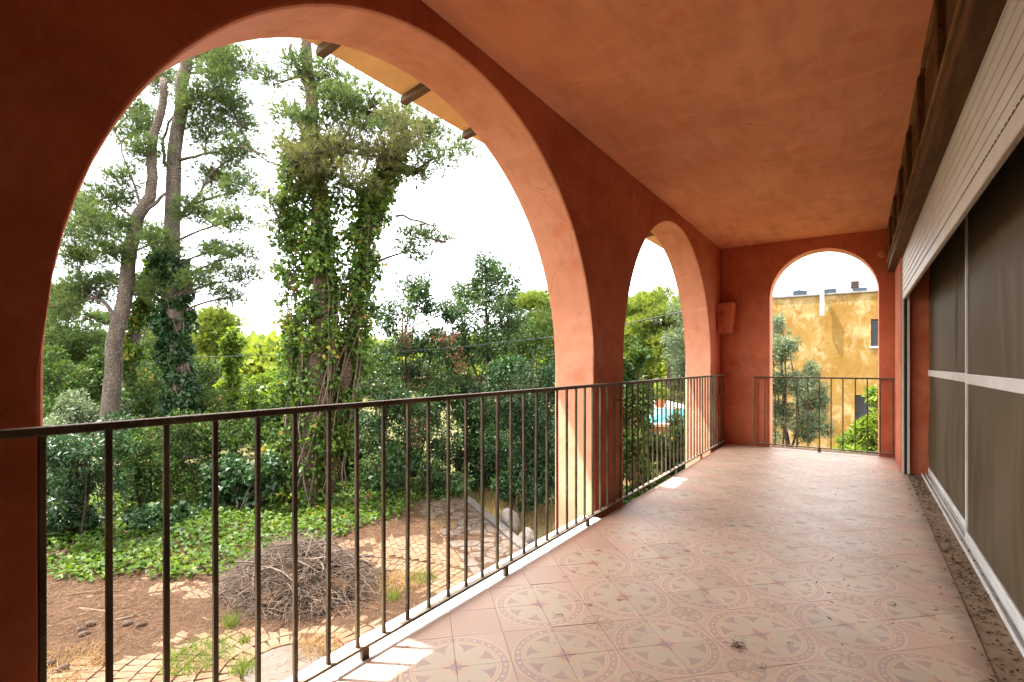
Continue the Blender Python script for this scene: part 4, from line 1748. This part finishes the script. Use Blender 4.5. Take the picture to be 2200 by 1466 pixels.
broadleaf('elm_tree', 'tall dark green leafy tree with pointed top beside the right arch pier', 'tree', at(1060, 1068, d),
          tree_blobs([(1045, 585, 38, 42), (1005, 620, 42, 40), (1085, 625, 38, 45), (1040, 665, 62, 46), (985, 680, 48, 40), (1100, 690, 45, 40), (1050, 740, 80, 50), (980, 750, 55, 45)], d),
          20000, .085, .042, 'elm', stems=3, sub=12, shell=.4, up=.8, droop=.25, spikes=900,
          trunk_paths=[(A3([(1060, 1080), (1062, 940), (1055, 800), (1045, 680), (1043, 560)], d), .11, .02), (A3([(1058, 960), (1085, 800), (1095, 660)], d), .06, .015), (A3([(1058, 900), (1005, 760), (985, 640)], d), .05, .012)])
broadleaf('elm_tree', 'sparse dark green leafy tree with thin upright shoots right of the ivy trunks', 'tree', at(880, 1068, 13.8),
          tree_blobs([(880, 625, 34, 32), (850, 680, 40, 34), (905, 640, 28, 30), (935, 665, 28, 26), (870, 740, 52, 40), (930, 740, 46, 40), (830, 770, 45, 36), (900, 800, 62, 40)], 13.8),
          14000, .085, .042, 'elm', stems=4, sub=12, shell=.4, up=.8, droop=.25, spikes=700,
          trunk_paths=[(A3([(880, 1080), (878, 940), (872, 800), (876, 610)], 13.8), .07, .012), (A3([(884, 1050), (915, 850), (935, 690)], 13.8), .05, .012)])
SH = [
    # label, u, vbase, d, blobs, count, ln, wd, kind
    ('dark dense leafy undergrowth tree at the left foot of the elms', 830, 1075, 12.6, [(820, 840, 60, 60), (870, 880, 70, 60), (800, 930, 60, 60), (860, 980, 75, 55), (810, 1030, 60, 40)], 13000, .085, .045, 'elm'),
    ('dark dense bush under the tall pointed elm', 960, 1075, 12.9, [(960, 830, 70, 60), (1010, 870, 60, 60), (940, 920, 70, 60), (1000, 970, 75, 55), (950, 1030, 70, 40)], 14000, .085, .045, 'elm'),
    ('dark green laurel bush against the right arch pier', 1120, 1085, 12.2, [(1100, 800, 60, 50), (1160, 830, 55, 60), (1110, 880, 65, 55), (1165, 920, 55, 60), (1105, 970, 65, 55), (1160, 1010, 60, 45), (1090, 1040, 50, 36), (1150, 1060, 55, 32), (1195, 1000, 50, 60)], 21000, .10, .035, 'laurel'),
    ('olive green feathery shrub behind the laurel near the pier', 1150, 1010, 16, [(1150, 720, 60, 50), (1190, 770, 50, 60), (1120, 760, 45, 40), (1210, 700, 50, 60)], 9000, .10, .04, 'shrub'),
    ('dark bush filling the gap behind the laurel at the pier', 1140, 1040, 15.2, [(1100, 880, 60, 55), (1160, 900, 60, 60), (1120, 960, 65, 50), (1180, 980, 55, 50), (1080, 1000, 50, 45), (1150, 1030, 65, 35)], 14000, .10, .055, 'elm'),
    ('dark bush in the shade between elm and laurel', 1040, 1050, 14.6, [(1030, 900, 60, 55), (1060, 960, 60, 50), (1010, 990, 55, 45), (1060, 1030, 60, 36)], 10000, .10, .055, 'elm'),
    ('shady bush behind the twin ivy trunks', 740, 1070, 13.5, [(740, 880, 55, 50), (700, 920, 50, 50), (760, 960, 60, 55), (720, 1020, 60, 40)], 9000, .085, .045, 'elm'),
    ('mid green shrub left of the twin ivy trunks', 590, 1100, 12.4, [(590, 880, 55, 50), (550, 930, 50, 50), (610, 960, 55, 55), (570, 1020, 60, 45), (620, 840, 40, 40)], 11000, .075, .045, 'shrub'),
    ('broad leaved green bush at the edge of the ground ivy', 510, 1135, 10.6, [(500, 1010, 50, 38), (540, 1050, 48, 38), (470, 1060, 45, 36), (510, 1095, 60, 30), (560, 1010, 36, 34)], 6500, .10, .075, 'laurel'),
    ('tall olive green shrub with pale bare twigs in the left half', 440, 1110, 11.8, [(440, 930, 60, 50), (400, 980, 55, 50), (470, 960, 45, 45), (430, 1040, 60, 45), (380, 930, 40, 40)], 10000, .075, .035, 'shrub'),
    ('low vine mound in front of the left shrubs', 330, 1165, 9.7, [(330, 1110, 60, 26), (290, 1140, 50, 22), (380, 1120, 40, 26), (260, 1160, 30, 16)], 3600, .105, .08, 'laurel'),
    ('dark narrow leaved bush just right of the left arch pier', 150, 1195, 9.2, [(150, 960, 70, 55), (110, 1020, 60, 60), (190, 1030, 65, 55), (140, 1090, 70, 50), (190, 1120, 55, 40), (100, 1140, 50, 40), (230, 950, 50, 45)], 16000, .095, .026, 'laurel'),
    ('olive green bush between the narrow leaved bush and the tall shrub', 300, 1150, 11, [(300, 950, 60, 50), (270, 1010, 55, 50), (330, 1020, 60, 50), (290, 1080, 60, 40)], 11000, .08, .032, 'shrub'),
    ('light grey green shrub below the leaning pine', 160, 1010, 15, [(150, 880, 60, 40), (210, 900, 60, 40), (110, 930, 50, 40), (270, 920, 50, 40)], 8000, .10, .05, 'olive'),
    ('mid green shrub behind the railing under the straight pine', 340, 1000, 16, [(340, 880, 60, 45), (410, 910, 60, 45), (300, 920, 50, 40), (460, 880, 55, 50)], 9000, .10, .05, 'shrub'),
    ('fresh bright green bush between the stump and the twin pine', 560, 990, 19, [(560, 830, 50, 36), (600, 850, 45, 36), (530, 860, 45, 36), (580, 900, 60, 40)], 8000, .12, .07, 'bright'),
    ('yellow green shrub far behind the straight pine', 470, 960, 21, [(450, 850, 55, 40), (500, 880, 50, 40), (420, 880, 40, 36)], 6000, .13, .07, 'shrub'),
    ('dark green thicket behind the leaning pine trunk', 190, 960, 19, [(120, 800, 60, 50), (190, 820, 60, 50), (250, 800, 50, 50), (150, 870, 70, 40), (230, 870, 60, 40)], 12000, .13, .06, 'shrub'),
    ('dark green thicket behind the straight pine trunk', 390, 950, 20, [(330, 810, 50, 45), (390, 830, 55, 45), (440, 810, 40, 40), (370, 880, 65, 40), (450, 890, 60, 40)], 12000, .13, .06, 'shrub'),
    ('grey green thicket between the stump and the ivy curtain', 570, 960, 22, [(540, 870, 45, 36), (600, 880, 50, 40), (570, 930, 65, 40), (640, 860, 40, 40)], 9000, .13, .06, 'elm'),
    ('pale scrub bush at the far left edge under the pines', 110, 990, 20, [(110, 860, 60, 45), (160, 900, 60, 40), (80, 920, 50, 45)], 7000, .13, .06, 'shrub'),
]
for lb, u, vb, dd, bl, cnt, ln, wd, kd in SH:
    broadleaf('garden_shrub', lb, 'shrub', at(u, vb, dd), CL(bl, dd, .7), cnt, ln, wd, kd, stems=6, stem_r=.022, sub=11, shell=.5, up=.45, droop=.15, group='shrubs behind the terrace')
# withered red brown sprigs in the elms
for u, v, ru, rv, dd, lb in ((950, 725, 26, 16, 12.4, 'withered red brown leaves in the crown, upper middle cluster'), (985, 775, 12, 20, 12.2, 'withered red brown leaves in the crown, right lower cluster'), (893, 935, 9, 30, 11.6, 'withered red brown sprig hanging low behind the railing'), (870, 715, 8, 26, 12.2, 'withered red brown sprig beside the sparse elm')):
    c = at(u, v, dd)
    P, A, N, L_, W_, RN, C = crown_leaves([(c, (1.5 * ru * dd / FPX, .3, 1.3 * rv * dd / FPX))], 110, .08, .03, 14, .2)
    t = thing('withered_sprig', lb, 'dead leaves', c, 'withered sprigs in the dark trees')
    link('foliage', leaf_mesh('foliage', P - c, A, N, L_, W_, RN), LM['rust'], t)
    mb = MB()
    for q in C[:6]:
        mb.tube(bez([0, .1, -.3], q - c, .05, 4, .05), [.006, .005, .004, .002], 4, caps=False)
    mb.build('stems', M['twig_dark'], t)

# ------------------------------------------------------------------ distant pines
def umbrella(label, u, vtop, d, w, h, n, kind='pine_far', group='distant pines', dens=.55, vbase=None):
    base = at(u, 800, d)
    base[2] = G - .3 + float(hill(np.array(base[0]), np.array(base[1])))
    wm, hm = w * d / FPX, h * d / FPX
    cl = []
    top = at(u, vtop, d)
    for k in range(n):
        a = rng.uniform(0, 2 * math.pi)
        r = math.sqrt(rng.uniform(0, 1))
        zz = rng.uniform(0, 1)
        taper = math.sin(math.pi * (.15 + .85 * (1 - zz)) * .62 + .25)
        c = top + np.array([math.cos(a) * r * wm * taper, math.sin(a) * r * wm * .8 * taper, -hm * zz * .95 - .12 * hm])
        s_ = rng.uniform(.16, .26)
        cl.append((c, (wm * s_ + .25, wm * s_ + .25, (wm * s_ + .25) * .55)))
    sc_ = d / 15
    tp = top - np.array([0, 0, hm * .3])
    mid = (base + tp) / 2 + np.array([rng.normal(0, .3), rng.normal(0, .3), 0])
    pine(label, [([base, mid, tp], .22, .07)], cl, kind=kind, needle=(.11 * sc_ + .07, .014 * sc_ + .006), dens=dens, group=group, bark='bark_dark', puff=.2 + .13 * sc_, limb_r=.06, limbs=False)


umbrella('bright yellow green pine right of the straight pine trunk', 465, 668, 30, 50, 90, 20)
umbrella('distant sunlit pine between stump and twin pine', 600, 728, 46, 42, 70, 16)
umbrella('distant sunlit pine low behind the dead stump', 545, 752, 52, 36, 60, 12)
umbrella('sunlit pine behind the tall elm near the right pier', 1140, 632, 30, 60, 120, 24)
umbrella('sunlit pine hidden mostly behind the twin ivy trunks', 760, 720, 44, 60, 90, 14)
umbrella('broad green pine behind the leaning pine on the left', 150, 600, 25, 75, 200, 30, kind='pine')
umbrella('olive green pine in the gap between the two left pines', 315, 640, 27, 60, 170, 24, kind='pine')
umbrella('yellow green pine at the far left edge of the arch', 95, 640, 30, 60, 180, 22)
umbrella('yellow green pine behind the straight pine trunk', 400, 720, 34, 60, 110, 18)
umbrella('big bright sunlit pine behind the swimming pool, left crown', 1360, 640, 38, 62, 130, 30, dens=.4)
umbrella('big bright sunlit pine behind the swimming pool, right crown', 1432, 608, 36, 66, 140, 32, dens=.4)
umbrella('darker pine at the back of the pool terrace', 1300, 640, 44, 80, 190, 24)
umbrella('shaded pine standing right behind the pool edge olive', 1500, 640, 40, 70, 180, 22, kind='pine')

# far wooded hill reading as one mass
xs_, P, A, RN = [], [], [], []
for k in range(1100):
    a = rng.uniform(-1.25, 1.0)
    dd = rng.uniform(46, 75) if k % 2 else rng.uniform(75, 190)
    x = dd * math.sin(a - .35)
    y = dd * math.cos(a - .35)
    if y < 10:
        continue
    z0 = G + float(hill(np.array(x), np.array(y)))
    r = rng.uniform(1.5, 3.0) * (1 + dd / 150)
    hgt = rng.uniform(2.2, 4.2) * (1 + dd / 200)
    nn = 130
    dv = unit(nn)
    dv[:, 2] = np.abs(dv[:, 2])
    P.append(np.array([x, y, z0 + hgt * .4]) + dv * np.array([r, r, hgt * .6]) * rng.uniform(.6, 1.08, (nn, 1)))
    A.append(norm(dv + rng.normal(size=(nn, 3)) * .6 + [0, 0, .4]))
    RN.append(np.clip(rng.normal(.5, .2) + rng.normal(0, .18, nn), 0, 1))
P = np.concatenate(P); A = np.concatenate(A); RN = np.concatenate(RN)
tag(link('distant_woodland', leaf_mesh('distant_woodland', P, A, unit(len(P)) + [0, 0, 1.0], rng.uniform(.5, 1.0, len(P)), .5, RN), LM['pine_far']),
    'far off sunlit pine woodland covering the low hill', 'woodland', kind='stuff')

# ------------------------------------------------------------------ pool area behind the second arch
ZP = -1.13
pf, pb = 18.3, 24.2
def cfr(u, d, z):
    p = at(u, 0, d); p[2] = z
    return p
WAT = Mat('pool_water', .12, .3)
WAT.color(WAT.mix(WAT.ramp(WAT.noise(1.5, 3), .3, .7), (.075, .32, .38), (.10, .38, .43)))
WAT.bump(WAT.noise(5, 3), .12, .02)
M['water'] = WAT.m
M['paving'] = plain('pale_paving', (.30, .27, .235), .8, .3, .1, 3, .1)
M['ochre'] = plain('ochre_garden_wall', (.17, .078, .026), .9, .2, .25, 3, .2)
ox = at(1430, HOR, 1.0)
du = np.array([Rv[0], Rv[1], 0])
dn = np.array([Fv[0], Fv[1], 0])
def obox(c, w0, w1, d0, d1, z0, z1):
    """box in the pool terrace frame, c origin"""
    mb = MB()
    q = [c + du * a + dn * b for a, b in ((w0, d0), (w1, d0), (w1, d1), (w0, d1))]
    mb.add([(p[0], p[1], z0) for p in q] + [(p[0], p[1], z1) for p in q], [(0, 3, 2, 1), (4, 5, 6, 7), (0, 1, 5, 4), (1, 2, 6, 5), (2, 3, 7, 6), (3, 0, 4, 7)])
    return mb
C0 = dn * pf + du * ((1440 - 1100) / FPX * pf)
tag(obox(C0, -2.4, 3.55, -.35, 14, G - .6, ZP).build('pool_terrace', M['paving']), kind='structure')
tag(obox(C0, -1.6, 3.0, .12, pb - pf, ZP - .02, ZP + .006).build('pool_water', M['water']), kind='structure')
cp = thing('pool_coping', 'pale stone coping around the turquoise pool', 'coping', (C0[0], C0[1], ZP))
off = np.array([C0[0], C0[1], 0])
for (w0, w1, d0, d1) in ((-2.0, 3.4, -.36, .115), (-2.0, 3.4, pb - pf + .005, pb - pf + .4), (-2.0, -1.605, .12, pb - pf), (3.005, 3.4, .12, pb - pf)):
    obox(C0 - off, w0, w1, d0, d1, .002, .055).build('coping_stone', M['paving'], cp, bevel=.01)
w_ = obox(C0, -2.4, 3.55, -.62, -.36, G - .6, ZP + .0).build('garden_wall', M['ochre'])
tag(w_, 'low ochre retaining wall in front of the swimming pool', 'wall')
# terracotta pot with plant behind the pool
pp = cfr(1418, 25.4, ZP)
t = thing('plant_pot', 'terracotta pot with a green plant behind the pool', 'plant pot', pp)
MB().tube([(0, 0, 0), (0, 0, .3), (0, 0, .42), (0, 0, .44)], [.20, .26, .29, .29], 16).build('pot', plain('terracotta', (.42, .15, .07), .8, .2), t)
P, A, N, L_, W_, RN, C = crown_leaves([((0, 0, .75), (.32, .32, .4))], 700, .16, .06, 8)
link('foliage', leaf_mesh('foliage', P, A, N, L_, W_, RN), LM['bright'], t)
for u, v, dd, bl, cnt, ln, wd, kd, nm, lb in [
    (1365, 1040, 10.5, [(1350, 800, 26, 45), (1356, 880, 36, 45), (1375, 850, 25, 30), (1350, 960, 40, 45), (1365, 760, 18, 25)], 5200, .10, .05, 'shrub', 'garden_shrub', 'tall young shrub just past the pier in the second arch'),
    (1440, 1090, 11.5, [(1420, 990, 50, 32), (1470, 960, 40, 40), (1440, 1040, 60, 32), (1500, 1000, 50, 40), (1390, 1050, 40, 30), (1410, 950, 36, 26), (1370, 1000, 36, 36), (1455, 920, 26, 26), (1350, 1070, 40, 36)], 16000, .09, .05, 'shrub', 'garden_shrub', 'dense green bush below the pool wall in the second arch'),
    (1395, 1140, 7.2, [(1390, 1120, 60, 26), (1440, 1090, 50, 24), (1350, 1150, 50, 24)], 3000, .10, .06, 'bright', 'garden_shrub', 'fresh green plants directly below the railing of the second arch'),
    (1382, 905, 17.2, [(1360, 880, 26, 22), (1345, 905, 28, 24), (1380, 905, 20, 20)], 2600, .11, .06, 'shrub', 'garden_shrub', 'dark bush hanging over the left end of the pool'),
]:
    broadleaf(nm, lb, 'shrub', at(u, v, dd), CL(bl, dd, .4), cnt, ln, wd, kd, stems=5, stem_r=.015, group='shrubs seen through the second arch')
broadleaf('olive_tree', 'silvery olive tree in front of the pool at the right of the second arch', 'tree', at(1500, 1060, 15),
          CL([(1470, 690, 32, 40), (1500, 660, 36, 36), (1455, 740, 30, 34), (1490, 760, 46, 40), (1530, 720, 40, 45), (1460, 800, 30, 28), (1510, 830, 45, 36)], 15, .6), 18000, .085, .02, 'olive', stems=3,
          trunk_paths=[(A3([(1500, 1080), (1498, 950), (1490, 850), (1492, 720)], 15), .12, .03)], shell=.35, sub=14)

# ------------------------------------------------------------------ ochre neighbour house behind the end arch
def house_mat():
    m = Mat('weathered_ochre_render', .92, .15)
    x, y, z = m.xyz()
    st = m.noise(1.2, 6, .72, stretch=(1.5, 1, 1.0), dist=.25)
    bl = m.noise(1.4, 6, .7, dist=.8)
    c = m.mix(m.ramp(bl, .32, .68), (.17, .085, .014), (.22, .135, .04))
    c = m.mix(m.ramp(st, .47, .66, 0, .85), c, (.36, .275, .145))
    c = m.mix(m.ramp(m.noise(3.5, 5, .7, stretch=(2, 1, 1)), .56, .72, 0, .75), c, (.15, .058, .006))
    c = m.mix(m.ramp(m.noise(2.2, 6, .75, stretch=(2.5, 1, 1)) * .5 + (z - 2.9) * .35, .36, .60, 0, .6), c, (.17, .105, .04))
    m.color(c)
    m.bump(m.noise(20, 5), .4, .01)
    return m.m


M['house'] = house_mat()
HY = 21.2
ZR = 3.53
house = thing('neighbour_house', 'two storey weathered ochre house with flat roof beyond the end arch', 'house', (-1.0, HY, G))
hx0, hx1 = -5.2, 9.0
def hwin(u0, v0, u1, v1):
    """facade rectangle surveyed in the photograph on plane y = HY"""
    out = []
    for u, v in ((u0, v1), (u1, v0)):
        k = (u - 1100) / FPX
        x = HY * (k * Fv[1] - Rv[1]) / (Rv[0] - k * Fv[0])
        dd = x * Fv[0] + HY * Fv[1]
        out.append((x, CAMZ + (HOR - v) / FPX * dd))
    return out[0][0], out[1][0], out[0][1], out[1][1]
wins = [hwin(1871, 684, 1925, 748), hwin(1836, 851, 1912, 915)]
# facade built round the window openings
xs = sorted({hx0, hx1, *[w[0] for w in wins], *[w[1] for w in wins]})
zs = sorted({G - .4, ZR, *[w[2] for w in wins], *[w[3] for w in wins]})
mb = MB()
hb = lambda x0, x1, y0, y1, z0, z1, m_=None: (m_ or mb).box(x0 + 1.0, x1 + 1.0, y0 - HY, y1 - HY, z0 - G, z1 - G)
for i in range(len(xs) - 1):
    for j in range(len(zs) - 1):
        cx, cz = (xs[i] + xs[i + 1]) / 2, (zs[j] + zs[j + 1]) / 2
        if any(w[0] < cx < w[1] and w[2] < cz < w[3] for w in wins):
            continue
        hb(xs[i], xs[i + 1], HY, HY + .3, zs[j], zs[j + 1])
hb(hx0, hx1, HY + .31, HY + 8, G - .4, ZR - .3)
mb.build('wall', M['house'], house)
M['anthracite'] = plain('dark_metal_window', (.022, .022, .026), .4, .4, .2, 4)
M['white_paint'] = plain('white_paint', (.78, .78, .78), .6, .3, .05, 4)
M['slate'] = plain('blue_grey_panel', (.03, .045, .06), .6, .2, .15, 4)
for w in wins:
    f = hb(w[0] + .004, w[1] - .004, HY + .12, HY + .16, w[2] + .06, w[3] - .004, MB()).build('window', M['anthracite'], house)
    hb(w[0] - .05, w[1] + .05, HY - .05, HY + .118, w[2] + .003, w[2] + .055, MB()).build('sill', M['white_paint'], f)
    z = w[2] + .1
    while z < w[3] - .05:
        hb(w[0] + .02, w[1] - .02, HY + .098, HY + .118, z, z + .045, MB()).build('slat', M['anthracite'], f)
        z += .06
hb(hx0 - .05, hx1, HY - .06, HY + .6, ZR + .003, ZR + .06, MB()).build('roof_edge', plain('grey_flashing', (.16, .14, .13), .6, .4), house)
w = hwin(1763, 618, 1771, 680)
hb(w[0], w[1], HY - .32, HY - .19, w[2] + .02, w[3] - .05, MB()).build('rain_spout', M['white_paint'], house)
hb(w[0] + .01, w[1] - .01, HY - .188, HY - .061, w[3] - .20, w[3] - .06, MB()).build('spout_arm', M['white_paint'], house)
for u0, u1, v0, v1 in ((1698, 1728, 617, 634), (1763, 1794, 613, 630), (1831, 1864, 610, 628)):
    w = hwin(u0, v0, u1, v1)
    sk = hb(w[0], w[1], HY + .9, HY + 1.6, ZR - .3, w[3] + .0, MB()).build('skylight', M['slate'], house)
    hb(w[0] - .24, w[0] - .003, HY + .9, HY + 1.6, ZR - .3, w[3] - .05, MB()).build('side_cheek', M['white_paint'], sk)
w = hwin(1827, 588, 1845, 609)
ch = hb(w[0] + .03, w[1] - .03, HY + 1.8, HY + 2.1, ZR - .3, w[3], MB()).build('chimney', M['anthracite'], house)
for k in range(5):
    zc = w[3] - .05 - k * .085
    mb = MB()
    x0, x1 = w[0] + 1.0, w[1] + 1.0
    y0, y1 = 1.75, 2.15
    zz = zc - G
    mb.add([(x0 - .03, y0, zz), (x1 + .03, y0, zz), (x1 + .03, y1, zz), (x0 - .03, y1, zz), (x0 + .03, y0 + .05, zz + .06), (x1 - .03, y0 + .05, zz + .06), (x1 - .03, y1 - .05, zz + .06), (x0 + .03, y1 - .05, zz + .06)],
           [(0, 3, 2, 1), (4, 5, 6, 7), (0, 1, 5, 4), (1, 2, 6, 5), (2, 3, 7, 6), (3, 0, 4, 7)])
    mb.build('louvre', plain('brown_louvre', (.045, .028, .023), .7, .2) if k == 0 else bpy.data.materials['brown_louvre'], ch)
# olive and shrubs in front of the house
broadleaf('olive_tree', 'silvery olive tree in front of the ochre house', 'tree', at(1690, 1010, 13.5),
          CL([(1672, 700, 18, 26), (1665, 760, 26, 34), (1695, 745, 16, 22), (1690, 830, 40, 34), (1745, 800, 22, 24), (1735, 850, 34, 36), (1680, 900, 40, 40), (1740, 920, 38, 40), (1765, 850, 14, 20), (1650, 830, 30, 40)], 13.5, .5), 26000, .085, .02, 'olive', stems=3,
          trunk_paths=[(A3([(1690, 1040), (1695, 960), (1685, 880), (1675, 760), (1672, 690)], 13.5), .06, .01), (A3([(1694, 980), (1725, 900), (1745, 810)], 13.5), .035, .008)], shell=.3, sub=14)
broadleaf('garden_shrub', 'fresh yellow green shrub at the right foot of the end arch', 'shrub', at(1870, 1060, 9.5),
          CL([(1865, 925, 24, 22), (1845, 950, 26, 18), (1885, 950, 28, 30), (1830, 972, 22, 12), (1870, 985, 34, 18), (1882, 848, 14, 10), (1900, 900, 24, 24)], 9.5, .3), 9000, .12, .035, 'bright', stems=6, stem_r=.012)

# overhead cables
def cable(label, pts, r):
    mb = MB()
    p = [np.asarray(q) for q in pts]
    mb.tube([q - p[0] for q in p], r, 6)
    o = mb.build('overhead_cable', plain('black_cable', (.03, .03, .032), .6, .3) if 'black_cable' not in bpy.data.materials else bpy.data.materials['black_cable'], smooth=True)
    o.location = p[0]
    tag(o, label, 'cable', 'overhead cables')


A_, B_ = at(150, 745, 26), at(1700, 600, 7.4)
pts = []
for t in np.linspace(0, 1, 30):
    p = A_ + (B_ - A_) * t
    p[2] -= 4 * .35 * t * (1 - t)
    pts.append(p)
# survey correction: pass the three sighted points
cable('thin dark overhead cable crossing behind the two big arches', [at(405, 768, 18), at(520, 765, 15.5), at(830, 758, 11.6), at(1010, 744, 10.6), at(1190, 724, 10.2), at(1340, 697, 9.8), at(1480, 667, 9.4), at(1640, 625, 9.0)], .011)
cable('thin dark overhead cable above the roof of the ochre house', [at(1560, 650, 20), at(1662, 637, 17), at(1700, 628, 15), at(1768, 611, 13.5), at(1830, 595, 12), at(1900, 575, 10.5), at(1990, 545, 9)], .014)

# ------------------------------------------------------------------ litter on the gallery floor
n = 120
bits = MB()
spots = [(1290, 1183), (1325, 1182), (1245, 1190), (1305, 1240), (1210, 1240), (1230, 1230), (1445, 1235), (1385, 1178), (1270, 1300), (1330, 1290), (1510, 1277), (1580, 1455), (1640, 1430), (1855, 1340), (1690, 1383), (1640, 1434), (1920, 1300), (2040, 1372), (1475, 1185), (1205, 1325), (870, 1390), (1420, 1215), (1575, 1130), (1745, 1110)]
for (u, v) in spots:
    p = gnd(u, v, .002)
    for _ in range(random.choice([1, 2, 2, 3])):
        a = random.uniform(0, 6.28)
        ln = random.uniform(.012, .03)
        q = p + np.array([random.gauss(0, .008), random.gauss(0, .008), 0])
        bits.tube([q + [-math.cos(a) * ln, -math.sin(a) * ln, .001], q + [0, 0, .002], q + [math.cos(a + .3) * ln, math.sin(a + .3) * ln, .001]], [.0007, .0009, .0005], 4)
tag(bits.build('dry_needles', M['twig_dark']), 'dry pine needle sprigs scattered over the patterned floor tiles', 'pine needles', kind='stuff')
# clump of needles and crumbs by the doors
cr = MB()
P = []
for k in range(2600):
    y = rng.uniform(.8, 6.2)
    x = TX1 + .065 + rng.normal(0, .038)
    if nfield(np.array(x * 5), np.array(y * 2.2), 41) < rng.uniform(-.6, .45):
        continue
    P.append((x, y))
for k in range(130):
    P.append((rng.uniform(-.2, .38), rng.uniform(1.1, 6.5)))
P = np.array(P)
n = len(P)
a = rng.uniform(0, 6.28, n)
PP = np.stack([P[:, 0], P[:, 1], np.full(n, .001) - .003 * (P[:, 0] > TX1)], 1)
AA = np.stack([np.cos(a), np.sin(a), rng.uniform(.05, .5, n)], 1)
me = leaf_mesh('dirt_crumbs', PP, AA, unit(n) + [0, 0, 1.5], rng.uniform(.006, .028, n), rng.uniform(.003, .009, n), rng.uniform(0, .35, n))
tag(link('dirt_crumbs', me, LM['crumb'] if 'crumb' in LM else leaf_mat('dry_crumbs', [(0, (.05, .03, .018)), (1, (.14, .09, .05))], .1, .9, .1)),
    'dark dry leaf crumbs and dirt along the door threshold', 'debris', kind='stuff')
for (u, v, lb) in ((1583, 1390, 'small dry tuft of twigs on the floor tiles'),):
    p = gnd(u, v, 0.0)
    mb = MB()
    for _ in range(30):
        dv = unit(1)[0]
        dv[2] = abs(dv[2]) * .5
        s_ = rng.normal(0, .012, 3) * [1, 1, .2] + [0, 0, .006]
        mb.tube([s_, s_ + dv * .012, s_ + dv * .026 + [0, 0, -.004]], [.0012, .001, .0006], 4)
    o = mb.build('twig_tuft', M['vine'])
    o.location = p
    tag(o, lb, 'debris')
